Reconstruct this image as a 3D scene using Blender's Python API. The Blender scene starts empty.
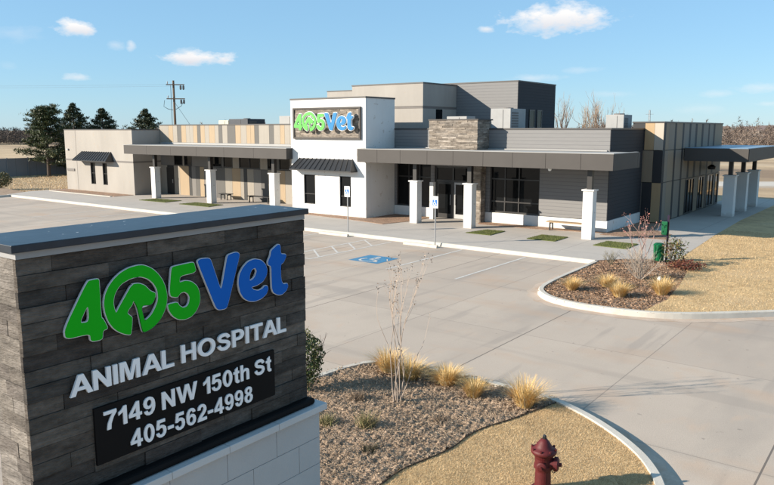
import bpy, math, random
import numpy as np
from mathutils import Vector, Matrix
R = math.radians
random.seed(7); RNG = np.random.default_rng(7)
scene = bpy.context.scene
COL = scene.collection

# ------------------------------------------------------------------ camera
cd = bpy.data.cameras.new('camera'); cam = bpy.data.objects.new('camera', cd); COL.objects.link(cam)
cd.sensor_width = 36; cd.lens = 33.256; cd.clip_start = 0.1; cd.clip_end = 9000
cam.location = (0, 0, 5.3)
cam.rotation_euler = (R(90 - 8.98), 0, R(37.1))
scene.camera = cam

# ------------------------------------------------------------------ sky, sun, exposure
SUN_EL, SHADOW_AZ = 22.0, 49.0            # shadows run towards +X +Y
to_sun = Vector((-math.cos(R(SHADOW_AZ)) * math.cos(R(SUN_EL)), -math.sin(R(SHADOW_AZ)) * math.cos(R(SUN_EL)), math.sin(R(SUN_EL))))
sl = bpy.data.lights.new('sun', 'SUN'); so = bpy.data.objects.new('sun', sl); COL.objects.link(so)
sl.energy = 5.0; sl.angle = R(0.53); sl.color = (1.0, 0.90, 0.76)
so.rotation_euler = to_sun.to_track_quat('Z', 'Y').to_euler(); so.location = (-40, -40, 60)
scene.view_settings.view_transform = 'Standard'; scene.view_settings.look = 'None'
scene.view_settings.exposure = 0.92; scene.view_settings.gamma = 1; scene.view_settings.use_curve_mapping = False

CLOUDS = [(-59.97, 7.12, 1.52, 0.72, 1), (-51.59, 5.31, 2.97, 0.64, 1), (-52.45, 5.66, 1.12, 0.48, 0.6), (-23.96, 8.16, 4.33, 1.2, 1), (-25.42, 7.85, 2.4, 0.8, 0.8), (-29.4, 7.58, 0.8, 0.32, 0.8), (-63.7, 6.58, 1.6, 0.72, 0.35), (-57.29, 6.07, 0.72, 0.4, 0.45), (-56.25, 6.18, 0.4, 0.64, 0.7), (-60.12, 3.73, 0.88, 0.32, 0.7), (-64.42, 4.34, 0.64, 0.32, 0.25), (-22.35, 4.43, 1.76, 0.28, 0.4), (-25.67, 3.9, 2.72, 0.36, 0.5), (-19.96, 2.63, 1.76, 0.32, 0.4), (-12.63, 2.51, 1.36, 0.28, 0.45), (-9.8, 2.86, 1.92, 0.44, 0.55), (-9.47, 1.76, 1.12, 0.24, 0.5), (-13.68, 1.46, 2.08, 0.4, 0.35)]
def build_world():
    w = bpy.data.worlds.new('World'); scene.world = w; w.use_nodes = True
    nt = w.node_tree; N = nt.nodes; L = nt.links; N.clear()
    out = N.new('ShaderNodeOutputWorld'); bg = N.new('ShaderNodeBackground')
    bg.inputs['Strength'].default_value = 0.082
    sky = N.new('ShaderNodeTexSky'); sky.sky_type = 'NISHITA'; sky.sun_disc = False
    sky.sun_elevation = R(SUN_EL); sky.sun_rotation = math.atan2(to_sun.x, to_sun.y)
    sky.altitude = 350; sky.air_density = 1.0; sky.dust_density = 0.1; sky.ozone_density = 4.0
    tc = N.new('ShaderNodeTexCoord')
    def math_(op, a, b=None, clamp=False):
        n = N.new('ShaderNodeMath'); n.operation = op; n.use_clamp = clamp
        for i, v in enumerate((a, b)):
            if v is None: continue
            if isinstance(v, (int, float)): n.inputs[i].default_value = v
            else: L.new(v, n.inputs[i])
        return n.outputs[0]
    def dot(vec):
        n = N.new('ShaderNodeVectorMath'); n.operation = 'DOT_PRODUCT'
        L.new(tc.outputs['Generated'], n.inputs[0]); n.inputs[1].default_value = vec
        return n.outputs['Value']
    mp = N.new('ShaderNodeMapping'); mp.inputs['Scale'].default_value = (1, 1, 2.2); L.new(tc.outputs['Generated'], mp.inputs[0])
    nz = N.new('ShaderNodeTexNoise'); nz.inputs['Scale'].default_value = 42; nz.inputs['Detail'].default_value = 7; nz.inputs['Roughness'].default_value = 0.62
    L.new(mp.outputs[0], nz.inputs['Vector'])
    nn = math_('MULTIPLY', math_('SUBTRACT', nz.outputs['Fac'], 0.5), 1.9)
    total = None; under = None
    for az, el, wd, hd, a in CLOUDS:
        a_, e_ = R(az), R(el)
        c = Vector((math.sin(a_) * math.cos(e_), math.cos(a_) * math.cos(e_), math.sin(e_)))
        r = Vector((math.cos(a_), -math.sin(a_), 0)); u = r.cross(c)
        tx = dot(r / math.tan(R(wd))); ty = dot(u / math.tan(R(hd)))
        d = math_('SQRT', math_('ADD', math_('MULTIPLY', tx, tx), math_('MULTIPLY', ty, ty)))
        m = math_('ADD', math_('SUBTRACT', 1.0, d), nn)
        m = math_('MULTIPLY', m, 1.4 * a, True)
        m = math_('MULTIPLY', m, a)
        m = math_('MULTIPLY', m, math_('GREATER_THAN', dot(c), 0.8))
        total = m if total is None else math_('MAXIMUM', total, m)
        s = math_('MULTIPLY', m, math_('MULTIPLY', math_('SUBTRACT', 0.35, ty), 1.0, True), True)
        under = s if under is None else math_('MAXIMUM', under, s)
    mixc = N.new('ShaderNodeMix'); mixc.data_type = 'RGBA'
    mixc.inputs[6].default_value = (6.6, 6.5, 6.45, 1); mixc.inputs[7].default_value = (4.6, 4.75, 5.2, 1)
    L.new(under, mixc.inputs[0])
    mix = N.new('ShaderNodeMix'); mix.data_type = 'RGBA'
    tint = N.new('ShaderNodeVectorMath'); tint.operation = 'MULTIPLY'; tint.inputs[1].default_value = (0.98, 1.05, 1.10); L.new(sky.outputs[0], tint.inputs[0])
    even = N.new('ShaderNodeMix'); even.data_type = 'RGBA'; even.inputs[0].default_value = 0.58
    even.inputs[7].default_value = (2.15, 4.0, 5.65, 1); L.new(tint.outputs[0], even.inputs[6])
    L.new(total, mix.inputs[0]); L.new(even.outputs[2], mix.inputs[6]); L.new(mixc.outputs[2], mix.inputs[7])
    L.new(mix.outputs[2], bg.inputs['Color']); L.new(bg.outputs[0], out.inputs['Surface'])
build_world()

# ------------------------------------------------------------------ materials
def mat(name, color, rough=0.75, var=0.12, scale=1.5, bump=0.0, bscale=40.0, metallic=0.0, attr=False, spec=0.3, streak=None, grain=0.0, gscale=120.0):
    m = bpy.data.materials.new(name); m.use_nodes = True
    nt = m.node_tree; N = nt.nodes; L = nt.links; N.clear()
    out = N.new('ShaderNodeOutputMaterial'); p = N.new('ShaderNodeBsdfPrincipled'); L.new(p.outputs[0], out.inputs[0])
    p.inputs['Roughness'].default_value = rough; p.inputs['Metallic'].default_value = metallic
    p.inputs['Specular IOR Level'].default_value = spec
    tc = N.new('ShaderNodeTexCoord'); vec = tc.outputs['Object']
    if streak:
        mp = N.new('ShaderNodeMapping'); mp.inputs['Scale'].default_value = streak; L.new(vec, mp.inputs[0]); svec = mp.outputs[0]
    else: svec = vec
    nz = N.new('ShaderNodeTexNoise'); nz.inputs['Scale'].default_value = scale; nz.inputs['Detail'].default_value = 6; nz.inputs['Roughness'].default_value = 0.6
    L.new(svec, nz.inputs['Vector'])
    mr = N.new('ShaderNodeMapRange'); mr.inputs[1].default_value = 0.28; mr.inputs[2].default_value = 0.72
    mr.inputs[3].default_value = 1 - var; mr.inputs[4].default_value = 1 + var; L.new(nz.outputs['Fac'], mr.inputs[0])
    val = mr.outputs[0]
    if grain:
        g = N.new('ShaderNodeTexNoise'); g.inputs['Scale'].default_value = gscale; g.inputs['Detail'].default_value = 3; L.new(vec, g.inputs['Vector'])
        gr = N.new('ShaderNodeMapRange'); gr.inputs[1].default_value = 0.3; gr.inputs[2].default_value = 0.7
        gr.inputs[3].default_value = 1 - grain; gr.inputs[4].default_value = 1 + grain; L.new(g.outputs['Fac'], gr.inputs[0])
        mu = N.new('ShaderNodeMath'); mu.operation = 'MULTIPLY'; L.new(val, mu.inputs[0]); L.new(gr.outputs[0], mu.inputs[1]); val = mu.outputs[0]
    sc = N.new('ShaderNodeVectorMath'); sc.operation = 'SCALE'; L.new(val, sc.inputs['Scale'])
    if attr:
        at = N.new('ShaderNodeAttribute'); at.attribute_name = 'Col'; L.new(at.outputs['Color'], sc.inputs[0])
    else: sc.inputs[0].default_value = color[:3]
    L.new(sc.outputs[0], p.inputs['Base Color'])
    if bump:
        bn = N.new('ShaderNodeTexNoise'); bn.inputs['Scale'].default_value = bscale; bn.inputs['Detail'].default_value = 4; L.new(svec if streak else vec, bn.inputs['Vector'])
        b = N.new('ShaderNodeBump'); b.inputs['Strength'].default_value = bump; b.inputs['Distance'].default_value = 0.02
        L.new(bn.outputs['Fac'], b.inputs['Height']); L.new(b.outputs[0], p.inputs['Normal'])
    m['scvec'] = sc.name; m['prin'] = p.name
    return m

def add_mask(m, build, color, strength=1.0):
    """mix a second colour into the base colour where build(nodes, links, object vector) returns 1"""
    nt = m.node_tree; N = nt.nodes; L = nt.links
    p = N[m['prin']]; src = p.inputs['Base Color'].links[0].from_socket
    tc = N.new('ShaderNodeTexCoord'); fac = build(N, L, tc.outputs['Object'])
    mu = N.new('ShaderNodeMath'); mu.operation = 'MULTIPLY'; mu.use_clamp = True; L.new(fac, mu.inputs[0]); mu.inputs[1].default_value = strength
    mx = N.new('ShaderNodeMix'); mx.data_type = 'RGBA'; mx.inputs[7].default_value = (*color, 1)
    L.new(mu.outputs[0], mx.inputs[0]); L.new(src, mx.inputs[6]); L.new(mx.outputs[2], p.inputs['Base Color'])

def grid_lines(axis, origin, spacing, width):
    def f(N, L, vec):
        s = N.new('ShaderNodeSeparateXYZ'); L.new(vec, s.inputs[0])
        a = N.new('ShaderNodeMath'); a.operation = 'SUBTRACT'; L.new(s.outputs[axis], a.inputs[0]); a.inputs[1].default_value = origin
        b = N.new('ShaderNodeMath'); b.operation = 'PINGPONG'; L.new(a.outputs[0], b.inputs[0]); b.inputs[1].default_value = spacing / 2
        c = N.new('ShaderNodeMath'); c.operation = 'LESS_THAN'; L.new(b.outputs[0], c.inputs[0]); c.inputs[1].default_value = width / 2
        return c.outputs[0]
    return f
def blotch(scale, lo, hi, stretch=(1, 1, 1), detail=5):
    def f(N, L, vec):
        mp = N.new('ShaderNodeMapping'); mp.inputs['Scale'].default_value = stretch; L.new(vec, mp.inputs[0])
        n = N.new('ShaderNodeTexNoise'); n.inputs['Scale'].default_value = scale; n.inputs['Detail'].default_value = detail; L.new(mp.outputs[0], n.inputs['Vector'])
        r = N.new('ShaderNodeMapRange'); r.inputs[1].default_value = lo; r.inputs[2].default_value = hi; L.new(n.outputs['Fac'], r.inputs[0])
        return r.outputs[0]
    return f

M = {}
M['lot'] = mat('lot_concrete', (0.455, 0.378, 0.308), 0.85, 0.08, 0.35, 0.25, 60, grain=0.05, gscale=30)
add_mask(M['lot'], blotch(0.5, 0.5, 0.72, (1, 0.35, 1)), (0.31, 0.265, 0.225), 0.75)
add_mask(M['lot'], blotch(2.2, 0.58, 0.75, (1, 0.5, 1)), (0.50, 0.36, 0.26), 0.5)
add_mask(M['lot'], blotch(0.9, 0.60, 0.68, (2.2, 0.22, 1), 3), (0.27, 0.235, 0.205), 0.4)
add_mask(M['lot'], blotch(0.35, 0.58, 0.66, (0.25, 3.0, 1), 4), (0.30, 0.255, 0.215), 0.4)
add_mask(M['lot'], blotch(14, 0.70, 0.76), (0.16, 0.14, 0.125), 0.6)
def slabs(N, L, vec):
    mp = N.new('ShaderNodeMapping'); mp.inputs['Location'].default_value = (1.66 / 3.21, -11.85 / 4.76, 0.5); mp.inputs['Scale'].default_value = (1 / 3.21, 1 / 4.76, 0); L.new(vec, mp.inputs[0])
    fl = N.new('ShaderNodeVectorMath'); fl.operation = 'FLOOR'; L.new(mp.outputs[0], fl.inputs[0])
    w = N.new('ShaderNodeTexWhiteNoise'); L.new(fl.outputs[0], w.inputs['Vector']); return w.outputs['Value']
add_mask(M['lot'], slabs, (0.335, 0.275, 0.228), 0.45)
add_mask(M['lot'], blotch(5, 0.69, 0.73), (0.15, 0.13, 0.115), 0.45)
add_mask(M['lot'], blotch(0.6, 0.55, 0.70, (0.5, 1, 1), 8), (0.42, 0.29, 0.20), 0.45)
add_mask(M['lot'], grid_lines(0, -1.66, 6.42, 0.032), (0.09, 0.078, 0.07), 0.8)
add_mask(M['lot'], grid_lines(0, 1.55, 6.42, 0.022), (0.15, 0.13, 0.115), 0.6)
add_mask(M['lot'], grid_lines(1, 11.85, 4.76, 0.022), (0.16, 0.14, 0.12), 0.5)
M['walk'] = mat('walk_concrete', (0.41, 0.37, 0.33), 0.85, 0.07, 0.5, 0.2, 60, grain=0.05, gscale=25)
add_mask(M['walk'], blotch(1.1, 0.52, 0.75), (0.36, 0.33, 0.30), 0.5)
add_mask(M['walk'], grid_lines(0, -12.4, 3.2, 0.03), (0.2, 0.18, 0.17), 0.7)
add_mask(M['walk'], grid_lines(1, 28.9, 1.75, 0.025), (0.2, 0.18, 0.17), 0.6)
M['kerb'] = mat('kerb_concrete', (0.50, 0.46, 0.40), 0.85, 0.12, 1.5, 0.2, 50, grain=0.06)
add_mask(M['kerb'], blotch(3, 0.55, 0.75), (0.38, 0.32, 0.26), 0.6)
M['paint'] = mat('road_paint', (0.56, 0.53, 0.49), 0.7, 0.15, 3)
add_mask(M['paint'], blotch(9, 0.52, 0.62), (0.44, 0.40, 0.36), 0.7)
M['blue_paint'] = mat('blue_paint', (0.06, 0.20, 0.34), 0.7, 0.15, 4)
M['ground'] = mat('dry_ground', (0.46, 0.335, 0.205), 0.95, 0.2, 0.15, 0.4, 3, grain=0.12, gscale=3)
add_mask(M['ground'], blotch(0.018, 0.45, 0.55, (0.35, 1, 1)), (0.19, 0.125, 0.08), 0.8)
add_mask(M['ground'], blotch(0.03, 0.56, 0.63, (0.4, 1, 1)), (0.46, 0.36, 0.26), 0.8)
M['lawn'] = mat('dormant_lawn', (0.50, 0.345, 0.175), 0.95, 0.16, 0.8, 0.5, 45, grain=0.15, gscale=60)
add_mask(M['lawn'], blotch(1.3, 0.55, 0.72), (0.31, 0.21, 0.11), 0.7)
add_mask(M['lawn'], blotch(5.5, 0.54, 0.68), (0.27, 0.185, 0.10), 0.6)
add_mask(M['lawn'], blotch(0.35, 0.52, 0.66), (0.50, 0.36, 0.21), 0.5)
M['mulch'] = mat('mulch_bed', (0.30, 0.215, 0.15), 0.95, 0.25, 2.0, 0.6, 35, grain=0.35, gscale=38)
M['chips'] = mat('mulch_chips', (1, 1, 1), 0.9, 0.15, 3, attr=True)
M['blade'] = mat('dry_blades', (1, 1, 1), 0.8, 0.1, 3, attr=True)
M['leaf'] = mat('leaf_foliage', (1, 1, 1), 0.55, 0.15, 4, attr=True, spec=0.35)
M['twig'] = mat('twig_bark', (1, 1, 1), 0.9, 0.15, 6, attr=True)
M['turf'] = mat('green_turf', (0.10, 0.115, 0.03), 0.95, 0.25, 6, 0.8, 60, grain=0.3, gscale=50)
M['rock'] = mat('river_rock', (0.27, 0.175, 0.12), 0.95, 0.2, 3, 1.0, 18, grain=0.45, gscale=14)
M['stucco'] = mat('beige_stucco', (0.33, 0.305, 0.275), 0.9, 0.09, 0.6, 0.35, 90, streak=(1, 1, 0.35))
M['white'] = mat('white_stucco', (0.66, 0.648, 0.625), 0.9, 0.04, 0.9, 0.25, 70, spec=0.1)
def splash(h, scale):
    def f(N, L, vec):
        s_ = N.new('ShaderNodeSeparateXYZ'); L.new(vec, s_.inputs[0])
        n = N.new('ShaderNodeTexNoise'); n.inputs['Scale'].default_value = scale; n.inputs['Detail'].default_value = 5; L.new(vec, n.inputs['Vector'])
        m = N.new('ShaderNodeMath'); m.operation = 'MULTIPLY_ADD'; L.new(n.outputs['Fac'], m.inputs[0]); m.inputs[1].default_value = h * 2.4; m.inputs[2].default_value = -h * 0.55
        r = N.new('ShaderNodeMapRange'); L.new(s_.outputs[2], r.inputs[0]); r.inputs[1].default_value = 0.1; L.new(m.outputs[0], r.inputs[2]); r.inputs[3].default_value = 1; r.inputs[4].default_value = 0
        return r.outputs[0]
    return f
for k in ('white', 'stucco'):
    add_mask(M[k], splash(0.4, 3.5), (0.36, 0.28, 0.21), 0.4)
    add_mask(M[k], blotch(1.6, 0.56, 0.72, (2.2, 2.2, 0.18)), (0.44, 0.42, 0.39), 0.10)
M['joint'] = mat('joint_strip', (0.17, 0.155, 0.145), 0.8, 0.05)
M['panels'] = mat('wall_panels', (1, 1, 1), 0.6, 0.05, 2, attr=True, spec=0.35, streak=(3, 3, 0.5))
M['fascia'] = mat('bronze_fascia', (0.068, 0.062, 0.058), 0.6, 0.06, 1.0, metallic=0.0, spec=0.2)
M['membrane'] = mat('white_membrane', (0.33, 0.325, 0.315), 0.7, 0.06, 0.8)
M['skymembrane'] = mat('sky_tinted_metal_roof', (0.22, 0.30, 0.38), 0.4, 0.08, 0.8, metallic=0.3)  # blue is the sky's reflection, painted into the base colour
M['coping'] = mat('dark_coping', (0.045, 0.042, 0.042), 0.45, 0.05, spec=0.5)
M['black'] = mat('black_metal', (0.014, 0.014, 0.015), 0.4, 0.1, spec=0.5)
M['frame'] = mat('dark_bronze_frame', (0.022, 0.020, 0.019), 0.4, 0.05, spec=0.5)
M['glass'] = mat('tinted_glass', (0.006, 0.007, 0.008), 0.03, 0.3, 0.6, spec=0.15)
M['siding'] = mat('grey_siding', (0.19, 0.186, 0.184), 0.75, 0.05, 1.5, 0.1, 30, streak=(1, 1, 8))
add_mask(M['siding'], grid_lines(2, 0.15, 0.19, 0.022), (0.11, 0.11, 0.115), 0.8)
M['shade_siding'] = mat('shaded_grey_siding', (0.034, 0.035, 0.040), 0.75, 0.05, 1.5, 0.1, 30, streak=(1, 1, 8))  # grey siding again, darkened so the colour carries the side faces' shade
add_mask(M['shade_siding'], grid_lines(2, 0.15, 0.19, 0.022), (0.018, 0.018, 0.02), 0.8)
M['stone'] = mat('ledge_stone', (1, 1, 1), 0.9, 0.48, 2.6, 1.0, 14, attr=True, spec=0.12, streak=(1.2, 1.2, 5), grain=0.12, gscale=25)
M['block'] = mat('white_block', (0.42, 0.415, 0.41), 0.85, 0.06, 1.2, 0.25, 60)
M['capstone'] = mat('white_capstone', (0.50, 0.495, 0.49), 0.8, 0.05, 1.2, 0.2, 50)
M['capmetal'] = mat('sign_cap_metal', (0.013, 0.021, 0.033), 0.36, 0.4, 4, 0.12, 9, metallic=0.0, spec=0.4)
add_mask(M['capmetal'], blotch(16, 0.70, 0.73), (0.55, 0.56, 0.56), 0.8)
M['trim'] = mat('grey_trim', (0.28, 0.28, 0.28), 0.6, 0.06)
M['green'] = mat('green_face', (0.006, 0.38, 0.008), 0.6, 0.03, spec=0.12)
M['blue'] = mat('blue_face', (0.004, 0.108, 0.45), 0.6, 0.03, spec=0.12)
M['green_lit'] = mat('sunlit_green_face', (0.10, 0.38, 0.075), 0.4, 0.03)  # logo green paled: sunlight on the tower letters is in the colour
M['blue_lit'] = mat('sunlit_blue_face', (0.015, 0.17, 0.38), 0.4, 0.03)  # logo blue with the same sunlit paling painted in
M['silver'] = mat('silver_edge', (0.66, 0.67, 0.69), 0.4, 0.03)
M['letter'] = mat('pale_lettering', (0.80, 0.79, 0.79), 0.5, 0.03)
M['wletter'] = mat('white_acrylic', (0.82, 0.82, 0.80), 0.5, 0.02)
M['panelblack'] = mat('black_panel', (0.009, 0.008, 0.008), 0.7, 0.1, spec=0.1)
M['hydrant'] = mat('maroon_paint', (0.085, 0.008, 0.009), 0.6, 0.18, 6, 0.15, 25, spec=0.4)
M['steel'] = mat('galvanised_steel', (0.36, 0.36, 0.36), 0.5, 0.1, 6, metallic=0.5)
M['signwhite'] = mat('sign_white', (0.75, 0.75, 0.74), 0.5, 0.03)
M['signblue'] = mat('sign_blue', (0.02, 0.13, 0.42), 0.5, 0.03)
M['unit'] = mat('unit_grey', (0.30, 0.30, 0.295), 0.6, 0.06, 2)
M['unitdark'] = mat('unit_dark', (0.055, 0.06, 0.07), 0.6, 0.06, 2)
M['cream'] = mat('cream_metal', (0.50, 0.47, 0.36), 0.6, 0.06, 2)
M['wood'] = mat('bench_wood', (0.33, 0.23, 0.14), 0.7, 0.12, 2, 0.1, 20, streak=(1, 8, 8))
M['polewood'] = mat('pole_wood', (0.15, 0.105, 0.075), 0.9, 0.15, 2, streak=(6, 6, 0.6))
M['fence'] = mat('grey_fence', (0.20, 0.20, 0.205), 0.85, 0.06, 0.4)
add_mask(M['fence'], grid_lines(1, 0, 2.4, 0.05), (0.10, 0.10, 0.10), 0.6)
M['petgreen'] = mat('green_plastic', (0.004, 0.095, 0.035), 0.4, 0.03)
M['petpole'] = mat('purple_post', (0.018, 0.010, 0.03), 0.4, 0.05)
M['house'] = mat('far_house_wall', (0.42, 0.39, 0.36), 0.8, 0.05)
M['houseroof'] = mat('far_house_roof', (0.16, 0.12, 0.11), 0.8, 0.1)
M['edging'] = mat('steel_edging', (0.085, 0.06, 0.045), 0.7, 0.15, 4)

# ------------------------------------------------------------------ mesh building
class MB:
    def __init__(s): s.v = []; s.f = []; s.c = []; s.has = False
    def face(s, pts, col=None):
        b = len(s.v); s.v += [tuple(p) for p in pts]; s.f.append(tuple(range(b, b + len(pts)))); s._c(col)
    def _c(s, col, n=1):
        if col is not None: s.has = True
        s.c += [col or (0.5, 0.5, 0.5)] * n
    def box(s, x0, y0, z0, x1, y1, z1, col=None):
        x0, x1 = min(x0, x1), max(x0, x1); y0, y1 = min(y0, y1), max(y0, y1); z0, z1 = min(z0, z1), max(z0, z1)
        b = len(s.v)
        s.v += [(x0, y0, z0), (x1, y0, z0), (x1, y1, z0), (x0, y1, z0), (x0, y0, z1), (x1, y0, z1), (x1, y1, z1), (x0, y1, z1)]
        for q in ((0, 3, 2, 1), (4, 5, 6, 7), (0, 1, 5, 4), (1, 2, 6, 5), (2, 3, 7, 6), (3, 0, 4, 7)): s.f.append(tuple(b + i for i in q))
        s._c(col, 6)
    def obox(s, c, hx, hy, hz, rot, col=None):
        b = len(s.v); c = Vector(c)
        for sx, sy, sz in ((-1, -1, -1), (1, -1, -1), (1, 1, -1), (-1, 1, -1), (-1, -1, 1), (1, -1, 1), (1, 1, 1), (-1, 1, 1)):
            s.v.append(tuple(c + rot @ Vector((sx * hx, sy * hy, sz * hz))))
        for q in ((0, 3, 2, 1), (4, 5, 6, 7), (0, 1, 5, 4), (1, 2, 6, 5), (2, 3, 7, 6), (3, 0, 4, 7)): s.f.append(tuple(b + i for i in q))
        s._c(col, 6)
    def prism(s, poly, z0, z1, col=None, bottom=False):
        a = sum(poly[i][0] * poly[(i + 1) % len(poly)][1] - poly[(i + 1) % len(poly)][0] * poly[i][1] for i in range(len(poly)))
        if a < 0: poly = poly[::-1]
        n = len(poly); b = len(s.v)
        s.v += [(x, y, z0) for x, y in poly] + [(x, y, z1) for x, y in poly]
        s.f.append(tuple(b + n + i for i in range(n))); s._c(col)
        for i in range(n):
            j = (i + 1) % n; s.f.append((b + i, b + j, b + n + j, b + n + i)); s._c(col)
        if bottom: s.f.append(tuple(b + i for i in reversed(range(n)))); s._c(col)
    def tube(s, pts, rad, n=6, col=None, cap=True):
        pts = [Vector(p) for p in pts]
        if not isinstance(rad, (list, tuple)): rad = [rad] * len(pts)
        rings = []
        for i, p in enumerate(pts):
            d = (pts[min(i + 1, len(pts) - 1)] - pts[max(i - 1, 0)]).normalized()
            a = d.cross(Vector((0, 0, 1)) if abs(d.z) < 0.9 else Vector((1, 0, 0))).normalized(); c = d.cross(a)
            b = len(s.v)
            for k in range(n):
                t = 2 * math.pi * k / n; s.v.append(tuple(p + (a * math.cos(t) + c * math.sin(t)) * rad[i]))
            rings.append(b)
        for i in range(len(rings) - 1):
            for k in range(n):
                s.f.append((rings[i] + k, rings[i] + (k + 1) % n, rings[i + 1] + (k + 1) % n, rings[i + 1] + k)); s._c(col)
        if cap:
            s.f.append(tuple(rings[0] + k for k in reversed(range(n)))); s._c(col)
            s.f.append(tuple(rings[-1] + k for k in range(n))); s._c(col)
    def lathe(s, prof, c=(0, 0, 0), n=20, axis=None, col=None):
        """profile of (radius, height); axis = direction of the height"""
        ax = Vector(axis or (0, 0, 1)).normalized()
        a = ax.cross(Vector((0, 0, 1)) if abs(ax.z) < 0.9 else Vector((1, 0, 0))).normalized(); e = ax.cross(a); c = Vector(c)
        rings = []
        for r, h in prof:
            b = len(s.v); rings.append(b)
            for k in range(n):
                t = 2 * math.pi * k / n; s.v.append(tuple(c + ax * h + (a * math.cos(t) + e * math.sin(t)) * r))
        for i in range(len(rings) - 1):
            for k in range(n):
                s.f.append((rings[i] + k, rings[i] + (k + 1) % n, rings[i + 1] + (k + 1) % n, rings[i + 1] + k)); s._c(col)
        s.f.append(tuple(rings[0] + k for k in reversed(range(n)))); s._c(col)
        s.f.append(tuple(rings[-1] + k for k in range(n))); s._c(col)
    def add(s, verts, faces, col=None):
        b = len(s.v); s.v += [tuple(v) for v in verts]
        for f in faces: s.f.append(tuple(b + i for i in f)); s._c(col)
    def build(s, name, m, parent=None, origin=None, bevel=0.0, smooth=False):
        o_ = Vector(origin) if origin else (Vector(parent['base']) if parent is not None else Vector((0, 0, 0)))
        me = bpy.data.meshes.new(name)
        me.from_pydata([(v[0] - o_.x, v[1] - o_.y, v[2] - o_.z) for v in s.v], [], s.f)
        if s.has:
            at = me.color_attributes.new('Col', 'FLOAT_COLOR', 'CORNER')
            arr = np.repeat(np.array(s.c, dtype=np.float32), [len(f) for f in s.f], axis=0)
            arr = np.concatenate([arr, np.ones((len(arr), 1), np.float32)], 1)
            at.data.foreach_set('color', arr.ravel())
        me.materials.append(m)
        if smooth: me.polygons.foreach_set('use_smooth', [True] * len(me.polygons))
        me.update()
        ob = bpy.data.objects.new(name, me); COL.objects.link(ob)
        ob['base'] = tuple(o_)
        if parent is not None:
            ob.parent = parent
            ob.location = o_ - Vector(parent['base'])
        else: ob.location = o_
        if bevel:
            b = ob.modifiers.new('bevel', 'BEVEL'); b.width = bevel; b.segments = 2; b.limit_method = 'ANGLE'
        if smooth: 
            pass
        return ob

def empty(name, base, label, cat, group=None):
    e = bpy.data.objects.new(name, None); COL.objects.link(e); e.location = base; e['base'] = tuple(base)
    return tag(e, label, cat, group)
def tag(o, label, cat, group=None):
    o['label'] = label; o['category'] = cat
    if group: o['group'] = group
    return o
def struct(o, kind='structure'): o['kind'] = kind; return o
def dup(root, loc, rotz=0.0, scale=1.0, label=None, group=None):
    r = root.copy(); COL.objects.link(r); r.location = loc; r.rotation_euler = (0, 0, rotz); r.scale = (scale,) * 3; r['base'] = tuple(loc)
    if label: r['label'] = label
    if group: r['group'] = group
    for ch in list(root.children):
        c = ch.copy(); COL.objects.link(c); c.parent = r
        for g in list(ch.children):
            d = g.copy(); COL.objects.link(d); d.parent = c
    return r

def in_poly(P, poly):
    x, y = P[:, 0], P[:, 1]; ins = np.zeros(len(P), bool); n = len(poly)
    for i in range(n):
        x0, y0 = poly[i]; x1, y1 = poly[(i + 1) % n]
        c = ((y0 > y) != (y1 > y)); ins ^= c & (x < (x1 - x0) * (y - y0) / ((y1 - y0) + 1e-12) + x0)
    return ins
def mesh_np(name, V, F, C, m, parent=None, origin=(0, 0, 0)):
    """V (n,3), F (k,3 or 4), C (k,3) numpy"""
    V = np.asarray(V, np.float32) - np.array(origin, np.float32); F = np.asarray(F, np.int32); k = F.shape[1]
    me = bpy.data.meshes.new(name); me.vertices.add(len(V)); me.vertices.foreach_set('co', V.ravel())
    me.loops.add(F.size); me.loops.foreach_set('vertex_index', F.ravel()); me.polygons.add(len(F))
    me.polygons.foreach_set('loop_start', np.arange(len(F), dtype=np.int32) * k)
    me.polygons.foreach_set('loop_total', np.full(len(F), k, np.int32))
    at = me.color_attributes.new('Col', 'FLOAT_COLOR', 'CORNER')
    a = np.concatenate([np.repeat(np.asarray(C, np.float32), k, 0), np.ones((F.size, 1), np.float32)], 1); at.data.foreach_set('color', a.ravel())
    me.materials.append(m); me.update(calc_edges=True); me.validate()
    ob = bpy.data.objects.new(name, me); COL.objects.link(ob); ob['base'] = tuple(origin)
    if parent is not None: ob.parent = parent; ob.location = Vector(origin) - Vector(parent['base'])
    else: ob.location = origin
    return ob
def rand_dirs(n):
    d = RNG.normal(size=(n, 3)); return d / np.linalg.norm(d, axis=1, keepdims=True)
def leaves_np(P, size, cols, aspect=0.55, flat=0.0):
    """one quad leaf per point"""
    n = len(P); a = rand_dirs(n); a[:, 2] *= (1 - flat); a /= np.linalg.norm(a, axis=1, keepdims=True)
    b = np.cross(a, rand_dirs(n)); b /= np.linalg.norm(b, axis=1, keepdims=True) + 1e-9
    s = size * RNG.uniform(0.6, 1.3, (n, 1)); a = a * s; b = b * s * aspect
    V = np.stack([P - a, P + b * 0.9, P + a, P - b * 0.9], 1).reshape(-1, 3)
    F = np.arange(4 * n).reshape(n, 4)
    C = np.array(cols)[RNG.integers(0, len(cols), n)] * RNG.uniform(0.75, 1.25, (n, 1))
    return V, F, C
def blades_np(P, h, w, lean, cols):
    n = len(P); d = RNG.normal(size=(n, 3)) * lean; d[:, 2] = 1; d /= np.linalg.norm(d, axis=1, keepdims=True)
    hh = h * RNG.uniform(0.5, 1.3, (n, 1)); t = RNG.uniform(0, 2 * np.pi, n); s = np.stack([np.cos(t), np.sin(t), 0 * t], 1) * w
    V = np.stack([P - s, P + s, P + d * hh], 1).reshape(-1, 3); F = np.arange(3 * n).reshape(n, 3)
    C = np.array(cols)[RNG.integers(0, len(cols), n)] * RNG.uniform(0.7, 1.2, (n, 1))
    return V, F, C

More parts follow.
